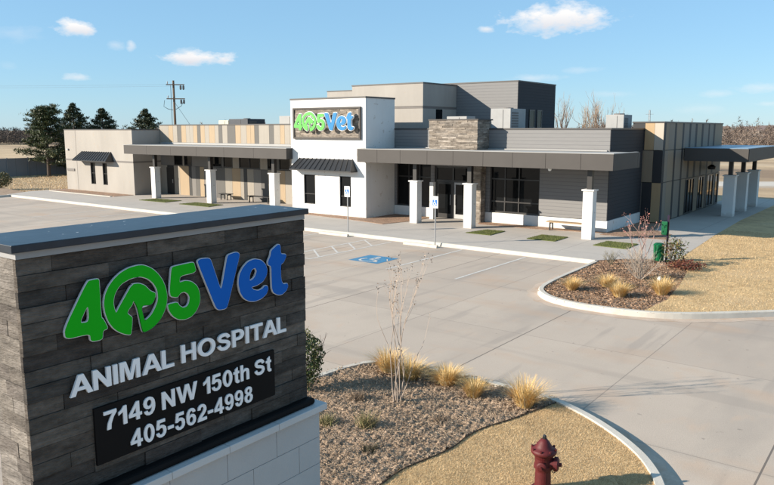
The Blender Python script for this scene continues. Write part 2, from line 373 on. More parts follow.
def curve_mesh(loops, depth, offset=0.0):
    """filled 2D outline with holes -> (verts, faces) in local u, v, w"""
    cu = bpy.data.curves.new('outline', 'CURVE'); cu.dimensions = '2D'; cu.fill_mode = 'BOTH'; cu.extrude = depth / 2; cu.offset = offset
    for lp in loops:
        sp = cu.splines.new('POLY'); sp.points.add(len(lp) - 1)
        for p, q in zip(sp.points, lp): p.co = (q[0], q[1], 0, 1)
        sp.use_cyclic_u = True
    return _eval(cu)
def _eval(cu):
    ob = bpy.data.objects.new('tmp', cu); COL.objects.link(ob)
    dg = bpy.context.evaluated_depsgraph_get(); dg.update()
    me = bpy.data.meshes.new_from_object(ob.evaluated_get(dg))
    V = [tuple(v.co) for v in me.vertices]; F = [tuple(p.vertices) for p in me.polygons]
    bpy.data.objects.remove(ob); bpy.data.meshes.remove(me); bpy.data.curves.remove(cu)
    return V, F
def _ell(cx, cy, rx, ry, n=28): return [(cx + rx * math.cos(2 * math.pi * k / n), cy + ry * math.sin(2 * math.pi * k / n)) for k in range(n)]
def _stroke(pts, w):
    L_, R_ = [], []
    for i, p in enumerate(pts):
        a, b = pts[max(i - 1, 0)], pts[min(i + 1, len(pts) - 1)]; dx, dy = b[0] - a[0], b[1] - a[1]; l = math.hypot(dx, dy)
        L_.append((p[0] - dy / l * w / 2, p[1] + dx / l * w / 2)); R_.append((p[0] + dy / l * w / 2, p[1] - dx / l * w / 2))
    return L_ + R_[::-1]
_SIX = [[(.645, .745), (.62, .86), (.53, .96), (.37, 1.005), (.20, .96), (.07, .80), (.015, .60), (.01, .44), (.04, .22), (.13, .07), (.26, 0), (.36, -.015), (.50, .02), (.62, .13), (.67, .31), (.64, .48), (.55, .60), (.42, .65), (.30, .63), (.205, .55), (.215, .68), (.255, .79), (.32, .845), (.385, .845), (.43, .81), (.455, .725)], _ell(.345, .32, .135, .175, 18)]
BOLD = {   # heavy grotesque capitals, cap height 1: (width, loops)
 'A': (.95, [[(0, 0), (.37, 1), (.59, 1), (.95, 0), (.73, 0), (.65, .23), (.29, .23), (.215, 0)], [(.355, .40), (.59, .40), (.475, .74)]]),
 'N': (.78, [[(0, 0), (0, 1), (.2, 1), (.58, .36), (.58, 1), (.78, 1), (.78, 0), (.575, 0), (.2, .62), (.2, 0)]]),
 'I': (.2, [[(0, 0), (0, 1), (.2, 1), (.2, 0)]]),
 'M': (.93, [[(0, 0), (0, 1), (.29, 1), (.465, .32), (.64, 1), (.93, 1), (.93, 0), (.745, 0), (.745, .76), (.555, 0), (.375, 0), (.185, .76), (.185, 0)]]),
 'L': (.62, [[(0, 0), (0, 1), (.2, 1), (.2, .18), (.62, .18), (.62, 0)]]),
 'H': (.78, [[(0, 0), (0, 1), (.2, 1), (.2, .61), (.58, .61), (.58, 1), (.78, 1), (.78, 0), (.58, 0), (.58, .43), (.2, .43), (.2, 0)]]),
 'O': (1.0, [_ell(.5, .5, .5, .515, 36), _ell(.5, .5, .285, .335, 30)]),
 'S': (.81, [_stroke([(.69, .70), (.66, .80), (.57, .885), (.42, .91), (.26, .885), (.165, .80), (.15, .71), (.19, .62), (.30, .565), (.46, .52), (.60, .465), (.68, .39), (.695, .28), (.64, .17), (.53, .105), (.40, .09), (.25, .12), (.15, .21), (.115, .32)], .19)]),
 'P': (.74, [[(0, 0), (0, 1), (.38, 1)] + [(.40 + .33 * math.cos(t), .685 + .315 * math.sin(t)) for t in np.linspace(1.4, -1.4, 12)] + [(.38, .37), (.2, .37), (.2, 0)], [(.2, .83), (.36, .83)] + [(.37 + .15 * math.cos(t), .685 + .145 * math.sin(t)) for t in np.linspace(1.4, -1.4, 9)] + [(.36, .54), (.2, .54)]]),
 'T': (.8, [[(.3, 0), (.3, .82), (0, .82), (0, 1), (.8, 1), (.8, .82), (.5, .82), (.5, 0)]]),
 'W': (1.32, [[(0, 1), (.21, 1), (.37, .31), (.55, 1), (.78, 1), (.95, .32), (1.11, 1), (1.32, 1), (1.05, 0), (.84, 0), (.66, .72), (.475, 0), (.265, 0)]]),
 't': (.41, [[(.11, .74), (0, .74), (0, .59), (.11, .59), (.11, .22), (.13, .08), (.22, 0), (.31, -.01), (.41, .01), (.395, .165), (.335, .155), (.30, .19), (.30, .59), (.40, .59), (.40, .74), (.30, .74), (.30, .99), (.11, .88)]]),
 'h': (.625, [[(0, 0), (0, 1), (.19, 1), (.19, .64), (.27, .72), (.40, .75), (.54, .71), (.61, .61), (.625, .46), (.625, 0), (.435, 0), (.435, .43), (.425, .53), (.385, .58), (.32, .59), (.235, .55), (.195, .46), (.19, .36), (.19, 0)]]),
 '7': (.66, [[(0, 1), (.66, 1), (.66, .84), (.50, .62), (.37, .30), (.335, 0), (.13, 0), (.18, .32), (.30, .58), (.44, .82), (0, .82)]]),
 '1': (.44, [[(.24, 0), (.24, .70), (.0, .555), (0, .73), (.16, .83), (.285, 1), (.44, 1), (.44, 0)]]),
 '4': (.715, [[(.40, 0), (.40, .205), (0, .205), (0, .37), (.425, 1), (.59, 1), (.59, .37), (.715, .37), (.715, .205), (.59, .205), (.59, 0)], [(.40, .37), (.40, .69), (.185, .37)]]),
 '5': (.68, [[(.11, 1), (.61, 1), (.61, .82), (.255, .82), (.225, .655), (.30, .68), (.39, .685), (.53, .64), (.64, .52), (.67, .34), (.635, .17), (.52, .04), (.34, -.015), (.17, .02), (.06, .11), (.005, .26), (.195, .285), (.23, .18), (.32, .14), (.41, .165), (.465, .24), (.475, .34), (.455, .45), (.39, .52), (.31, .53), (.24, .505), (.18, .455), (.025, .48)]]),
 '0': (.66, [_ell(.33, .5, .33, .515, 28), _ell(.33, .5, .135, .345, 24)]),
 '6': (.68, _SIX), '9': (.68, [[(.68 - x, 1 - y) for x, y in l] for l in _SIX]),
 '2': (.67, [[(.0, 0), (.67, 0), (.67, .18), (.29, .18), (.36, .255), (.50, .38), (.61, .51), (.655, .62), (.66, .73), (.61, .87), (.50, .97), (.345, 1.01), (.19, .975), (.08, .88), (.03, .70), (.22, .68), (.25, .79), (.30, .835), (.36, .845), (.43, .815), (.46, .72), (.43, .61), (.36, .515), (.21, .375), (.08, .22)]]),
 '-': (.38, [[(0, .27), (0, .45), (.38, .45), (.38, .27)]]),
 '8': (.68, [[(.34, 1.01), (.50, .975), (.60, .88), (.625, .75), (.59, .62), (.49, .54), (.61, .47), (.665, .36), (.665, .24), (.62, .11), (.50, .01), (.34, -.015), (.18, .01), (.06, .11), (.015, .24), (.015, .36), (.07, .47), (.19, .54), (.09, .62), (.055, .75), (.08, .88), (.18, .975)], _ell(.34, .745, .105, .115, 16), _ell(.34, .29, .13, .16, 16)]),
}
def text_mesh(body, w, h, depth):
    x = 0.0; loops = []
    for ch in body:
        if ch == ' ': x += .30; continue
        cw, lp = BOLD[ch]; loops += [[(p[0] + x, p[1]) for p in l] for l in lp]; x += cw + (.02 if ch in 'TA' else .10)
    x -= .10; V, F = curve_mesh([[(p[0] / x * w, p[1] * h) for p in l] for l in loops], depth)
    return [(v[0], v[1], v[2] + depth / 2) for v in V], F
def on_plus_x(V, x, y0, z0): return [(x + v[2], y0 + v[0], z0 + v[1]) for v in V]      # sign facing +X: u -> Y, v -> Z
def on_minus_y(V, y, x0, z0): return [(x0 + v[0], y - v[2], z0 + v[1]) for v in V]     # sign facing -Y: u -> X
def chaikin(lp, it=2, q=0.2):
    for _ in range(it):
        o = []
        for i in range(len(lp)):
            a, b = lp[i], lp[(i + 1) % len(lp)]
            o.append((a[0] * (1 - q) + b[0] * q, a[1] * (1 - q) + b[1] * q)); o.append((a[0] * q + b[0] * (1 - q), a[1] * q + b[1] * (1 - q)))
        lp = o
    return lp

def stone_wall(mb, O, U, W_, H_, Nn, row=0.15, lens=(0.4, 0.9), depth=0.02, tones=None, gap=0.004, base=0.03):
    """courses of ledge stone planks on the plane O + u U + v Z, standing proud along Nn"""
    O = Vector(O); U = Vector(U); Nn = Vector(Nn); Z = Vector((0, 0, 1))
    rows = max(1, round(H_ / row)); rh = H_ / rows
    rot = Matrix((U, Nn, Z)).transposed()
    for r in range(rows):
        u = 0.0; first = True
        while u < W_ - 1e-6:
            ln = random.uniform(*lens) * (random.uniform(0.3, 1) if first else 1); first = False
            e = min(W_, u + ln)
            if W_ - e < lens[0] * 0.35: e = W_
            d = base + random.uniform(0, depth)
            c = O + U * ((u + e) / 2) + Z * ((r + 0.5) * rh) + Nn * (d / 2)
            t = random.choice(tones); k = random.uniform(0.8, 1.2)
            mb.obox(c, (e - u) / 2 - gap / 2, d / 2, rh / 2 - gap / 2, rot, (t[0] * k, t[1] * k, t[2] * k))
            u = e

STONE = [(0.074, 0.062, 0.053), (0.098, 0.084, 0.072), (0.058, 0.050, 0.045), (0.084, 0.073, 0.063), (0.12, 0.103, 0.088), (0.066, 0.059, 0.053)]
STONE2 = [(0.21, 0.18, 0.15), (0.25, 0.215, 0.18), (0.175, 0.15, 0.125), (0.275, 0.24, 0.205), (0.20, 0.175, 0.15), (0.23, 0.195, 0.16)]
LIT_ENDS = [(0.15, 0.132, 0.115), (0.18, 0.16, 0.14), (0.125, 0.11, 0.098), (0.165, 0.148, 0.132)]  # sign stone lightened: sunlight on the narrow end put into its colour

# ================================================================== SETTING
g = MB(); S = 4000
g.face([(-S, -S, -0.04), (S, -S, -0.04), (S, S, -0.04), (-S, S, -0.04)])
struct(g.build('ground', M['ground']))
lot = MB(); lot.face([(-58.3, -60, 0.0), (90, -60, 0.0), (90, 27.45, 0.0), (-58.3, 27.45, 0.0)])
struct(lot.build('parking_lot', M['lot']))

def smooth_path(path, it=2):
    for _ in range(it):
        o = [path[0]]
        for a, b in zip(path[:-1], path[1:]):
            o += [(a[0] * .75 + b[0] * .25, a[1] * .75 + b[1] * .25), (a[0] * .25 + b[0] * .75, a[1] * .25 + b[1] * .75)]
        path = o + [path[-1]]
    return path
FRONT = 27.35
ISL_FRONT = [(-10.28, 27.2), (-10.22, 25.5), (-10.18, 23.4), (-10.06, 21.9), (-9.86, 21.2), (-9.45, 20.65), (-8.95, 20.28), (-8.3, 20.08), (-7.7, 20.03), (-6.8, 20.08), (-5.93, 20.28), (-5.1, 20.75), (-4.2, 21.55), (-3.17, 22.55), (-1.5, 24.2), (3, 28.6), (12, 37.5), (30, 55), (60, 85)]
WALK_EDGE = [(-10.15, 27.6), (-9.4, 28.5), (-8.6, 29.0), (-7.75, 29.4), (-7.8, 31), (-7.95, 34), (-8.16, 37.6), (-8.4, 44.8), (-8.3, 60)]
walk = MB()
walk.prism([(-59, FRONT), (-10.28, FRONT)] + WALK_EDGE + [(-12, 60), (-12, 39), (-60.5, 39), (-60.5, 30)], -0.02, 0.15)
struct(walk.build('sidewalk', M['walk']))
lawn_poly = [(-6.2, 20.25)] + [p for p in smooth_path(ISL_FRONT) if p[0] > -6.15] + [(60, 120), (-8.3, 120), (-8.3, 60)] + WALK_EDGE[::-1][1:6] + [(-7.3, 29.0), (-6.75, 27.2), (-6.3, 24.5), (-6.05, 22.2)]
lawn = MB(); lawn.prism(lawn_poly, -0.03, 0.145); struct(lawn.build('lawn', M['lawn']))
ISL_S = smooth_path(ISL_FRONT)
isl_mulch = [p for p in ISL_S if p[0] < -6.2] + [(-6.2, 20.25), (-6.05, 22.2), (-6.3, 24.5), (-6.75, 27.2), (-7.3, 29.0), (-7.75, 29.35)] + [(-8.6, 28.95), (-9.4, 28.45), (-10.15, 27.55)]
im = MB(); im.prism(isl_mulch, -0.03, 0.115); struct(im.build('mulch_bed', M['mulch']))

NEAR = [(-10.1, -8), (-10.1, 9), (-10.0, 11.0), (-9.9, 11.6), (-9.75, 12.1), (-9.35, 12.48), (-8.6, 12.66), (-7.5, 12.66), (-6.4, 12.66), (-5.6, 12.62), (-5.12, 12.48), (-4.5, 12.18), (-3.9, 11.78), (-3.4, 11.35), (-3.06, 10.98), (-2.69, 10.41), (-2.38, 9.6), (-2.15, 8.5), (-2.05, 6), (-2.05, -8)]
EDGE = [(-5.30, 12.40), (-5.45, 11.79), (-5.63, 11.07), (-5.85, 10.49), (-5.89, 9.98), (-5.84, 9.52), (-5.91, 9.08), (-6.08, 8.39), (-6.03, 7.82), (-6.0, 6.9), (-5.5, 6.3), (-4.7, 6.0), (-4.3, 5.2), (-4.3, -8)]
NEAR_S = smooth_path(NEAR)
near_mulch = [p for p in NEAR_S if p[1] < 11 and p[0] < -9 or (p[0] < -5.25 and p[1] >= 11)] + EDGE
near_lawn = EDGE[::-1] + [p for p in NEAR_S if p[0] >= -5.25]
m_ = MB(); m_.prism(near_mulch, -0.03, 0.085); struct(m_.build('mulch_bed', M['mulch']))
m_ = MB(); m_.prism(near_lawn, -0.03, 0.115); struct(m_.build('lawn', M['lawn']))

pth = MB(); pth.prism([(-40, 58), (-16, 70.5), (-4, 79), (20, 95), (20, 103), (-5, 86), (-17, 77), (-40, 65)], -0.05, 0.15)
M['path'] = mat('pale_path', (0.50, 0.45, 0.39), 0.9, 0.12, 0.4)
struct(pth.build('path', M['path']))
def ribbon(mb, path, w, z0, z1, slope=0.03):
    """kerb of width w to the left of the path, outer face slightly battered"""
    P = [Vector((x, y, 0)) for x, y in path]; n = len(P); rows = []
    for i, p in enumerate(P):
        d = (P[min(i + 1, n - 1)] - P[max(i - 1, 0)]).normalized(); l = Vector((-d.y, d.x, 0))
        rows.append([p - l * slope + Vector((0, 0, z0)), p + Vector((0, 0, z1 - 0.02)), p + l * 0.02 + Vector((0, 0, z1)), p + l * w + Vector((0, 0, z1)), p + l * w + Vector((0, 0, z0))])
    b = len(mb.v)
    for r in rows: mb.v += [tuple(q) for q in r]
    for i in range(n - 1):
        for k in range(4):
            mb.f.append((b + 5 * i + k, b + 5 * (i + 1) + k, b + 5 * (i + 1) + k + 1, b + 5 * i + k + 1)); mb._c(None)
k_ = MB(); ribbon(k_, smooth_path(NEAR)[::-1], 0.15, -0.01, 0.155); struct(k_.build('kerb', M['kerb']))
k_ = MB(); ribbon(k_, smooth_path(ISL_FRONT), 0.16, -0.01, 0.165); struct(k_.build('kerb', M['kerb']))
M['gutter'] = mat('gutter_concrete', (0.46, 0.365, 0.29), 0.9, 0.15, 1.2, 0.2, 40, grain=0.08, gscale=20)
add_mask(M['gutter'], blotch(2.5, 0.5, 0.7), (0.40, 0.26, 0.17), 0.6)
def gutter(path, w):
    P = [Vector((x, y, 0)) for x, y in path]; n = len(P); b = MB(); rows = []
    for i, p in enumerate(P):
        d = (P[min(i + 1, n - 1)] - P[max(i - 1, 0)]).normalized(); l = Vector((d.y, -d.x, 0)); rows.append((p - l * 0.02, p + l * (w + 0.05 * math.sin(i * 1.7))))
    for (a, c), (e, f) in zip(rows[:-1], rows[1:]): b.face([(a.x, a.y, .004), (c.x, c.y, .004), (f.x, f.y, .004), (e.x, e.y, .004)])
    struct(b.build('gutter', M['gutter']))
gutter(smooth_path(NEAR)[::-1], 0.28); gutter(smooth_path(ISL_FRONT), 0.36)
k_ = MB(); ribbon(k_, [(-58.2, FRONT - 0.02), (-10.3, FRONT - 0.02)], 0.17, -0.01, 0.158); struct(k_.build('kerb', M['kerb']))
k_ = MB(); ribbon(k_, [(-58.5, 27.9), (-58.3, 26), (-58.2, 20), (-58.2, -40)][::-1], 0.18, -0.01, 0.16); struct(k_.build('kerb', M['kerb']))
k_ = MB(); k_.box(-59.5, 31.1, 0.10, -50.4, 31.3, 0.19); struct(k_.build('kerb', M['kerb']))
lm = MB(); lm.prism([(-58.45, -40), (-58.45, 27.9), (-60.2, 29.4), (-67, 30.6), (-70, -40)], -0.03, 0.13); struct(lm.build('mulch_bed', M['mulch']))
rk = MB()
rk.prism([(-32.0, 32.5), (-31.8, 31.9), (-26.5, 31.45), (-23.7, 30.95), (-23.25, 32.9), (-23.2, 35.2), (-26.0, 35.2), (-26.0, 32.5)], 0.14, 0.17)
rk.prism([(-20.0, 35.2), (-19.6, 34.2), (-16.2, 34.25), (-13.0, 34.9), (-12.7, 35.25)], 0.14, 0.165)
rk.prism([(-12.75, 34.3), (-9.6, 34.6), (-9.9, 36.5), (-11.1, 37.6), (-11.6, 41.5), (-12.75, 41.5)], 0.14, 0.165)
rk.prism([(-60.0, 31.4), (-50.3, 31.4), (-50.2, 33.05), (-60.2, 33.05)], 0.14, 0.17)
struct(rk.build('rock_bed', M['rock']))
tf = MB()
for q in ([(-18.35, 30.84), (-18.02, 32.43), (-17.02, 32.50), (-16.95, 30.81)], [(-15.0, 30.86), (-14.98, 32.50), (-13.62, 32.49), (-13.60, 30.9)], [(-11.75, 30.9), (-11.65, 32.43), (-10.23, 32.39), (-10.2, 30.75)],
          [(-46.3, 30.9), (-46.2, 32.3), (-43.4, 32.5), (-43.3, 31.0)], [(-41.6, 30.9), (-41.5, 32.3), (-38.7, 32.4), (-38.4, 30.9)]):
    tf.prism(q, 0.14, 0.18)
struct(tf.build('turf_squares', M['turf']))
# painted markings
pl = MB(); z = 0.005
def line(a, b, w=0.10):
    a = Vector((*a, z)); b = Vector((*b, z)); d = (b - a).normalized(); l = Vector((-d.y, d.x, 0)) * w / 2
    pl.face([a - l, b - l, b + l, a + l])
for x in (-13.2, -16.3): line((x, 21.5), (x, 27.1))
line((-20.15, 21.4), (-20.15, 27.0)); line((-21.55, 21.4), (-21.55, 27.0)); line((-21.6, 21.35), (-20.1, 21.35))
for y in (22.3, 23.5, 24.7, 25.9): line((-21.5, y + 0.75), (-20.2, y - 0.35), 0.09)
for x in (-24.9, -28.0, -31.1, -34.2, -37.3, -40.4, -43.5): line((x, 21.5), (x, 27.1))
struct(pl.build('parking_lines', M['paint']))
bs = MB(); bs.face([(-18.75, 22.15, z), (-17.25, 22.15, z), (-17.25, 23.6, z), (-18.75, 23.6, z)]); struct(bs.build('blue_parking_symbol_ground', M['blue_paint']))
def wheelchair(mb, place, s):
    """accessible symbol in unit square, place(u, v) -> point"""
    def stroke(pts, w):
        for a, b in zip(pts[:-1], pts[1:]):
            dx, dy = b[0] - a[0], b[1] - a[1]; l = math.hypot(dx, dy); nx, ny = -dy / l * w / 2, dx / l * w / 2
            mb.face([place((a[0] + nx) * s, (a[1] + ny) * s), place((a[0] - nx) * s, (a[1] - ny) * s), place((b[0] - nx) * s, (b[1] - ny) * s), place((b[0] + nx) * s, (b[1] + ny) * s)])
    stroke([(0.44, 0.76), (0.44, 0.42), (0.70, 0.42), (0.80, 0.16), (0.90, 0.20)], 0.085)
    stroke([(0.44, 0.62), (0.66, 0.62)], 0.07)
    stroke([(0.44 + 0.27 * math.cos(t), 0.33 + 0.27 * math.sin(t)) for t in np.linspace(R(135), R(350), 12)], 0.08)
    mb.face([place((0.44 + 0.085 * math.cos(t)) * s, (0.87 + 0.085 * math.sin(t)) * s) for t in np.linspace(0, 2 * math.pi, 12, endpoint=False)])
ws = MB(); wheelchair(ws, lambda u, v: (-17.35 - 1.3 * (1 - u), 22.2 + v * 1.3, 0.009), 1.0); struct(ws.build('wheelchair_marking', M['paint']))

# ================================================================== ANIMAL HOSPITAL BUILDING
B = empty('animal_hospital', (-30, 36, 0), 'low modern animal hospital building with white sign tower, dark canopies and white columns', 'building')
def openings_wall(mb, x0, x1, z0, z1, y0, y1, ops, col=None):
    xs = x0
    for a, b, c, d in sorted(ops):
        if a > xs: mb.box(xs, y0, z0, a, y1, z1, col)
        if c > z0: mb.box(a, y0, z0, b, y1, c, col)
        if d < z1: mb.box(a, y0, d, b, y1, z1, col)
        xs = b
    if xs < x1: mb.box(xs, y0, z0, x1, y1, z1, col)
def window(x0, x1, z0, z1, y, bars_x=(), bars_z=(), fr=0.05, name='window'):
    f = MB(); y0, y1 = y + 0.06, y + 0.14
    f.box(x0, y0, z0, x0 + fr, y1, z1); f.box(x1 - fr, y0, z0, x1, y1, z1); f.box(x0 + fr, y0, z0, x1 - fr, y1, z0 + fr); f.box(x0 + fr, y0, z1 - fr, x1 - fr, y1, z1)
    for b in bars_x: f.box(b - fr / 2, y0 + 0.003, z0 + fr, b + fr / 2, y1, z1 - fr)
    for b in bars_z: f.box(x0 + fr, y0 + 0.006, b - fr / 2, x1 - fr, y1, b + fr / 2)
    fo = f.build(name, M['frame'], B)
    p = MB(); p.box(x0 + 0.01, y0 + 0.05, z0 + 0.01, x1 - 0.01, y0 + 0.062, z1 - 0.01); p.build('pane', M['glass'], fo)
    return fo
def coping(mb, x0, y0, x1, y1, z, h=0.09, o=0.03, w=0.25):
    mb.box(x0 - o, y0 - o, z, x1 + o, y0 + w, z + h); mb.box(x0 - o, y1 - w, z, x1 + o, y1 + o, z + h)
    mb.box(x0 - o, y0 + w, z, x0 + w, y1 - w, z + h); mb.box(x1 - w, y0 + w, z, x1 + o, y1 - w, z + h)
cop = MB()
# --- beige wing at the west end
lw = MB(); lw_ops = [(-56.28, -55.58, 0.78, 2.58), (-54.48, -53.82, 0.78, 2.58)]
openings_wall(lw, -60.1, -50.1, 0, 5.26, 33.1, 33.4, lw_ops)
lw.box(-60.1, 33.4, 0, -50.1, 46, 5.26); wing = lw.build('stucco_wing', M['stucco'], B)
coping(cop, -60.1, 33.1, -50.1, 46, 5.26, 0.07)
j = MB(); j.box(-60.12, 33.085, 2.68, -50.085, 33.12, 2.82); j.box(-50.12, 33.09, 2.68, -50.085, 35.65, 2.82)
j.box(-58.35, 33.09, 0.2, -58.32, 33.12, 2.66); j.box(-58.35, 33.09, 2.84, -58.32, 33.12, 5.24); j.build('joint_band', M['joint'], wing)
for a in lw_ops: window(*a, 33.1, bars_z=(1.7,), fr=0.04)
def awning(x0, x1, yw, zt, zb, proj, n):
    t = MB(); th = 0.03
    t.face([(x0, yw - proj, zb), (x1, yw - proj, zb), (x1 - 0.35, yw, zt), (x0 + 0.35, yw, zt)])
    t.face([(x1, yw - proj, zb), (x1, yw, zb), (x1 - 0.35, yw, zt)]); t.face([(x0, yw, zb), (x0, yw - proj, zb), (x0 + 0.35, yw, zt)])
    t.box(x0, yw - proj - 0.01, zb - 0.07, x1, yw - proj + 0.02, zb); t.box(x0, yw - proj, zb - 0.07, x0 + 0.03, yw, zb - 0.003); t.box(x1 - 0.03, yw - proj, zb - 0.07, x1, yw, zb - 0.003)
    a = t.build('awning', M['black'], B)
    s_ = MB()
    for i in range(n + 1):
        f = i / n; xb = x0 + 0.02 + f * (x1 - x0 - 0.04); xt = x0 + 0.37 + f * (x1 - x0 - 0.74)
        s_.tube([(xb, yw - proj, zb + 0.02), (xt, yw, zt + 0.02)], 0.028, 4)
    s_.build('standing_seams', M['frame'], a)
awning(-57.75, -52.75, 33.1, 3.48, 2.78, 0.75, 13)
sg = MB(); sg.box(-59.9, 33.04, 1.78, -58.75, 33.095, 1.98); sg.build('wall_plate', M['joint'], B)
wl = MB(); wl.box(-59.75, 32.98, 3.55, -59.5, 33.095, 3.68); wl.build('wall_light', M['steel'], B)

# --- striped panel wall with parapet
T = (0.33, 0.245, 0.155); Lp = (0.285, 0.255, 0.215); G_ = (0.095, 0.09, 0.083); W_ = (0.27, 0.24, 0.20); D_ = (0.04, 0.039, 0.038); G2 = (0.16, 0.15, 0.14)
pe = [-50.1, -48.9, -48.34, -47.8, -47.28, -46.7, -46.24, -45.8, -45.32, -44.92, -44.42, -43.9, -43.25, -42.81, -42.39, -41.82, -40.94, -40.35, -39.73, -39.3, -38.9, -38.44, -37.39, -36.92, -36.3, -35.86, -35.38, -34.8, -34.3, -33.2, -32.6, -32.13]
pc = [W_, T, Lp, G_, T, Lp, Lp, T, G_, T, Lp, T, Lp, G_, Lp, G_, T, Lp, T, T, G_, Lp, G_, Lp, T, Lp, Lp, G_, T, Lp, G_]
le = [-50.1, -49.3, -48.45, -47.7, -46.55, -46.2, -45.7, -45.2, -44.7, -43.25, -42.25, -41.45, -40.53, -40.17, -39.8, -39.1, -38.32, -37.64, -36.4, -35.9, -35.25, -34.6, -33.4, -32.13]
lc = [W_, D_, W_, T, D_, G2, G_, T, G2, G_, W_, T, W_, D_, W_, G2, G_, W_, T, Lp, T, G_, W_]
pw = MB()
for a, b, c in zip(pe[:-1], pe[1:], pc): pw.box(a + 0.008, 35.66, 4.3, b - 0.008, 35.72, 5.62, c)
for a, b, c in zip(le[:-1], le[1:], lc): pw.box(a + 0.008, 35.66, 0.15, b - 0.008, 35.72, 2.45, c)
cl_ops = [(-48.34, -47.28), (-47.07, -46.13), (-43.73, -42.58), (-42.39, -41.36), (-40.63, -38.41), (-37.64, -36.72), (-36.47, -35.41), (-34.9, -33.5)]
xs = -50.1
for a, b in cl_ops + [(-32.13, -32.13)]:
    pw.box(xs + 0.008, 35.66, 2.47, a - 0.008, 35.72, 3.5, random.choice([W_, G2, G_])); xs = b
pw.build('striped_panel_wall', M['panels'], B)
bk = MB(); bk.box(-50.1, 35.73, 0, -32.13, 46, 5.62); bk.box(-50.1, 35.68, 3.5, -32.13, 35.73, 4.28); bk.build('backing_wall', M['fascia'], B)
for a, b in cl_ops: window(a, b, 2.5, 3.45, 35.58, bars_x=((a + b) / 2,) if b - a > 1.5 else (), fr=0.05, name='clerestory_window')
door2 = MB(); door2.box(-49.35, 35.62, 0.16, -48.45, 35.655, 2.3); d2 = door2.build('side_door', M['frame'], B)
hd = MB(); hd.box(-48.6, 35.58, 1.05, -48.55, 35.62, 1.35); hd.build('handle', M['steel'], d2)
coping(cop, -50.07, 35.66, -32.13, 46, 5.62, 0.08)
# --- canopies
def canopy(x0, x1, y0, y1, z0, z1, seams, roof_mat, ends=(False, True)):
    core = MB(); core.box(x0 + 0.03, y0 + 0.03, z0 + 0.02, x1 - 0.03, y1, z1 - 0.03); c = core.build('canopy', M['frame'], B)
    f = MB(); xs = [x0] + [s for s in seams if x0 + 0.3 < s < x1 - 0.3] + [x1]
    for a, b in zip(xs[:-1], xs[1:]): f.box(a + (0.008 if a != x0 else 0), y0, z0, b - (0.008 if b != x1 else 0), y0 + 0.027, z1)
    f.box(x1 - 0.027, y0 + 0.03, z0, x1, y1, z1); f.box(x0, y0 + 0.03, z0, x0 + 0.027, y1, z1)
    f.build('fascia', M['fascia'], c)
    r = MB(); r.box(x0 + 0.03, y0 + 0.03, z1 - 0.028, x1 - 0.03, y1, z1 + 0.004); r.build('roof_membrane', roof_mat, c)
    e = MB(); e.box(x0 - 0.02, y0 - 0.02, z1 + 0.002, x1 + 0.02, y0 + 0.12, z1 + 0.035); e.box(x1 - 0.12, y0 + 0.123, z1 + 0.002, x1 + 0.02, y1, z1 + 0.035); e.box(x0 - 0.02, y0 + 0.123, z1 + 0.002, x0 + 0.12, y1, z1 + 0.035)
    e.build('edge_trim', M['membrane'], c)
    return c
canopy(-49.5, -32.02, 31.95, 35.65, 3.47, 4.13, [-46.6, -43.7, -40.8, -37.9, -35.0], M['membrane'])
canopy(-26.28, -11.38, 31.9, 35.28, 3.46, 4.2, [-24.83, -23.23, -21.45, -19.83, -18.05, -16.4, -14.65, -12.9], M['membrane'])
sidec = MB(); sidec.box(-12.78, 35.3, 3.46, -11.38, 35.6, 4.2)
sidec.build('canopy_return', M['fascia'], B)
fl = MB(); fl.box(-25.9, 35.2, 4.22, -12.9, 35.29, 4.27); fl.box(-49.9, 35.56, 4.15, -32.2, 35.655, 4.29); fl.build('flashing', M['membrane'], B)
# --- white sign tower
tw = MB(); t_ops = [(-31.08, -30.13, 0.73, 2.55), (-28.14, -27.26, 0.73, 2.55)]
openings_wall(tw, -32.12, -26.12, 0.1, 7.1, 32.5, 32.75, t_ops)
tw.box(-32.12, 32.75, 0.1, -26.12, 35.3, 7.1); tower = tw.build('sign_tower', M['white'], B)
coping(cop, -32.12, 32.5, -26.12, 35.3, 7.1, 0.09)
for a in t_ops: window(*a, 32.5, bars_z=(1.35,), fr=0.04)
awning(-31.75, -26.75, 32.5, 3.55, 2.9, 0.6, 12)
bd = MB(); bd.box(-31.72, 32.47, 4.83, -26.55, 32.498, 6.51)
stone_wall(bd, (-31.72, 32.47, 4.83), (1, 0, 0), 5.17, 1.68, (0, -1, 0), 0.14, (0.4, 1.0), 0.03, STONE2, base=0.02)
bo = bd.build('stone_sign_board', M['stone'], B)
bf = MB()
for a in ((-31.84, 4.73, -26.43, 4.83), (-31.84, 6.51, -26.43, 6.61), (-31.84, 4.833, -31.72, 6.507), (-26.55, 4.833, -26.43, 6.507)): bf.box(a[0], 32.38, a[1], a[2], 32.499, a[3])
bf.build('board_frame', M['fascia'], bo)
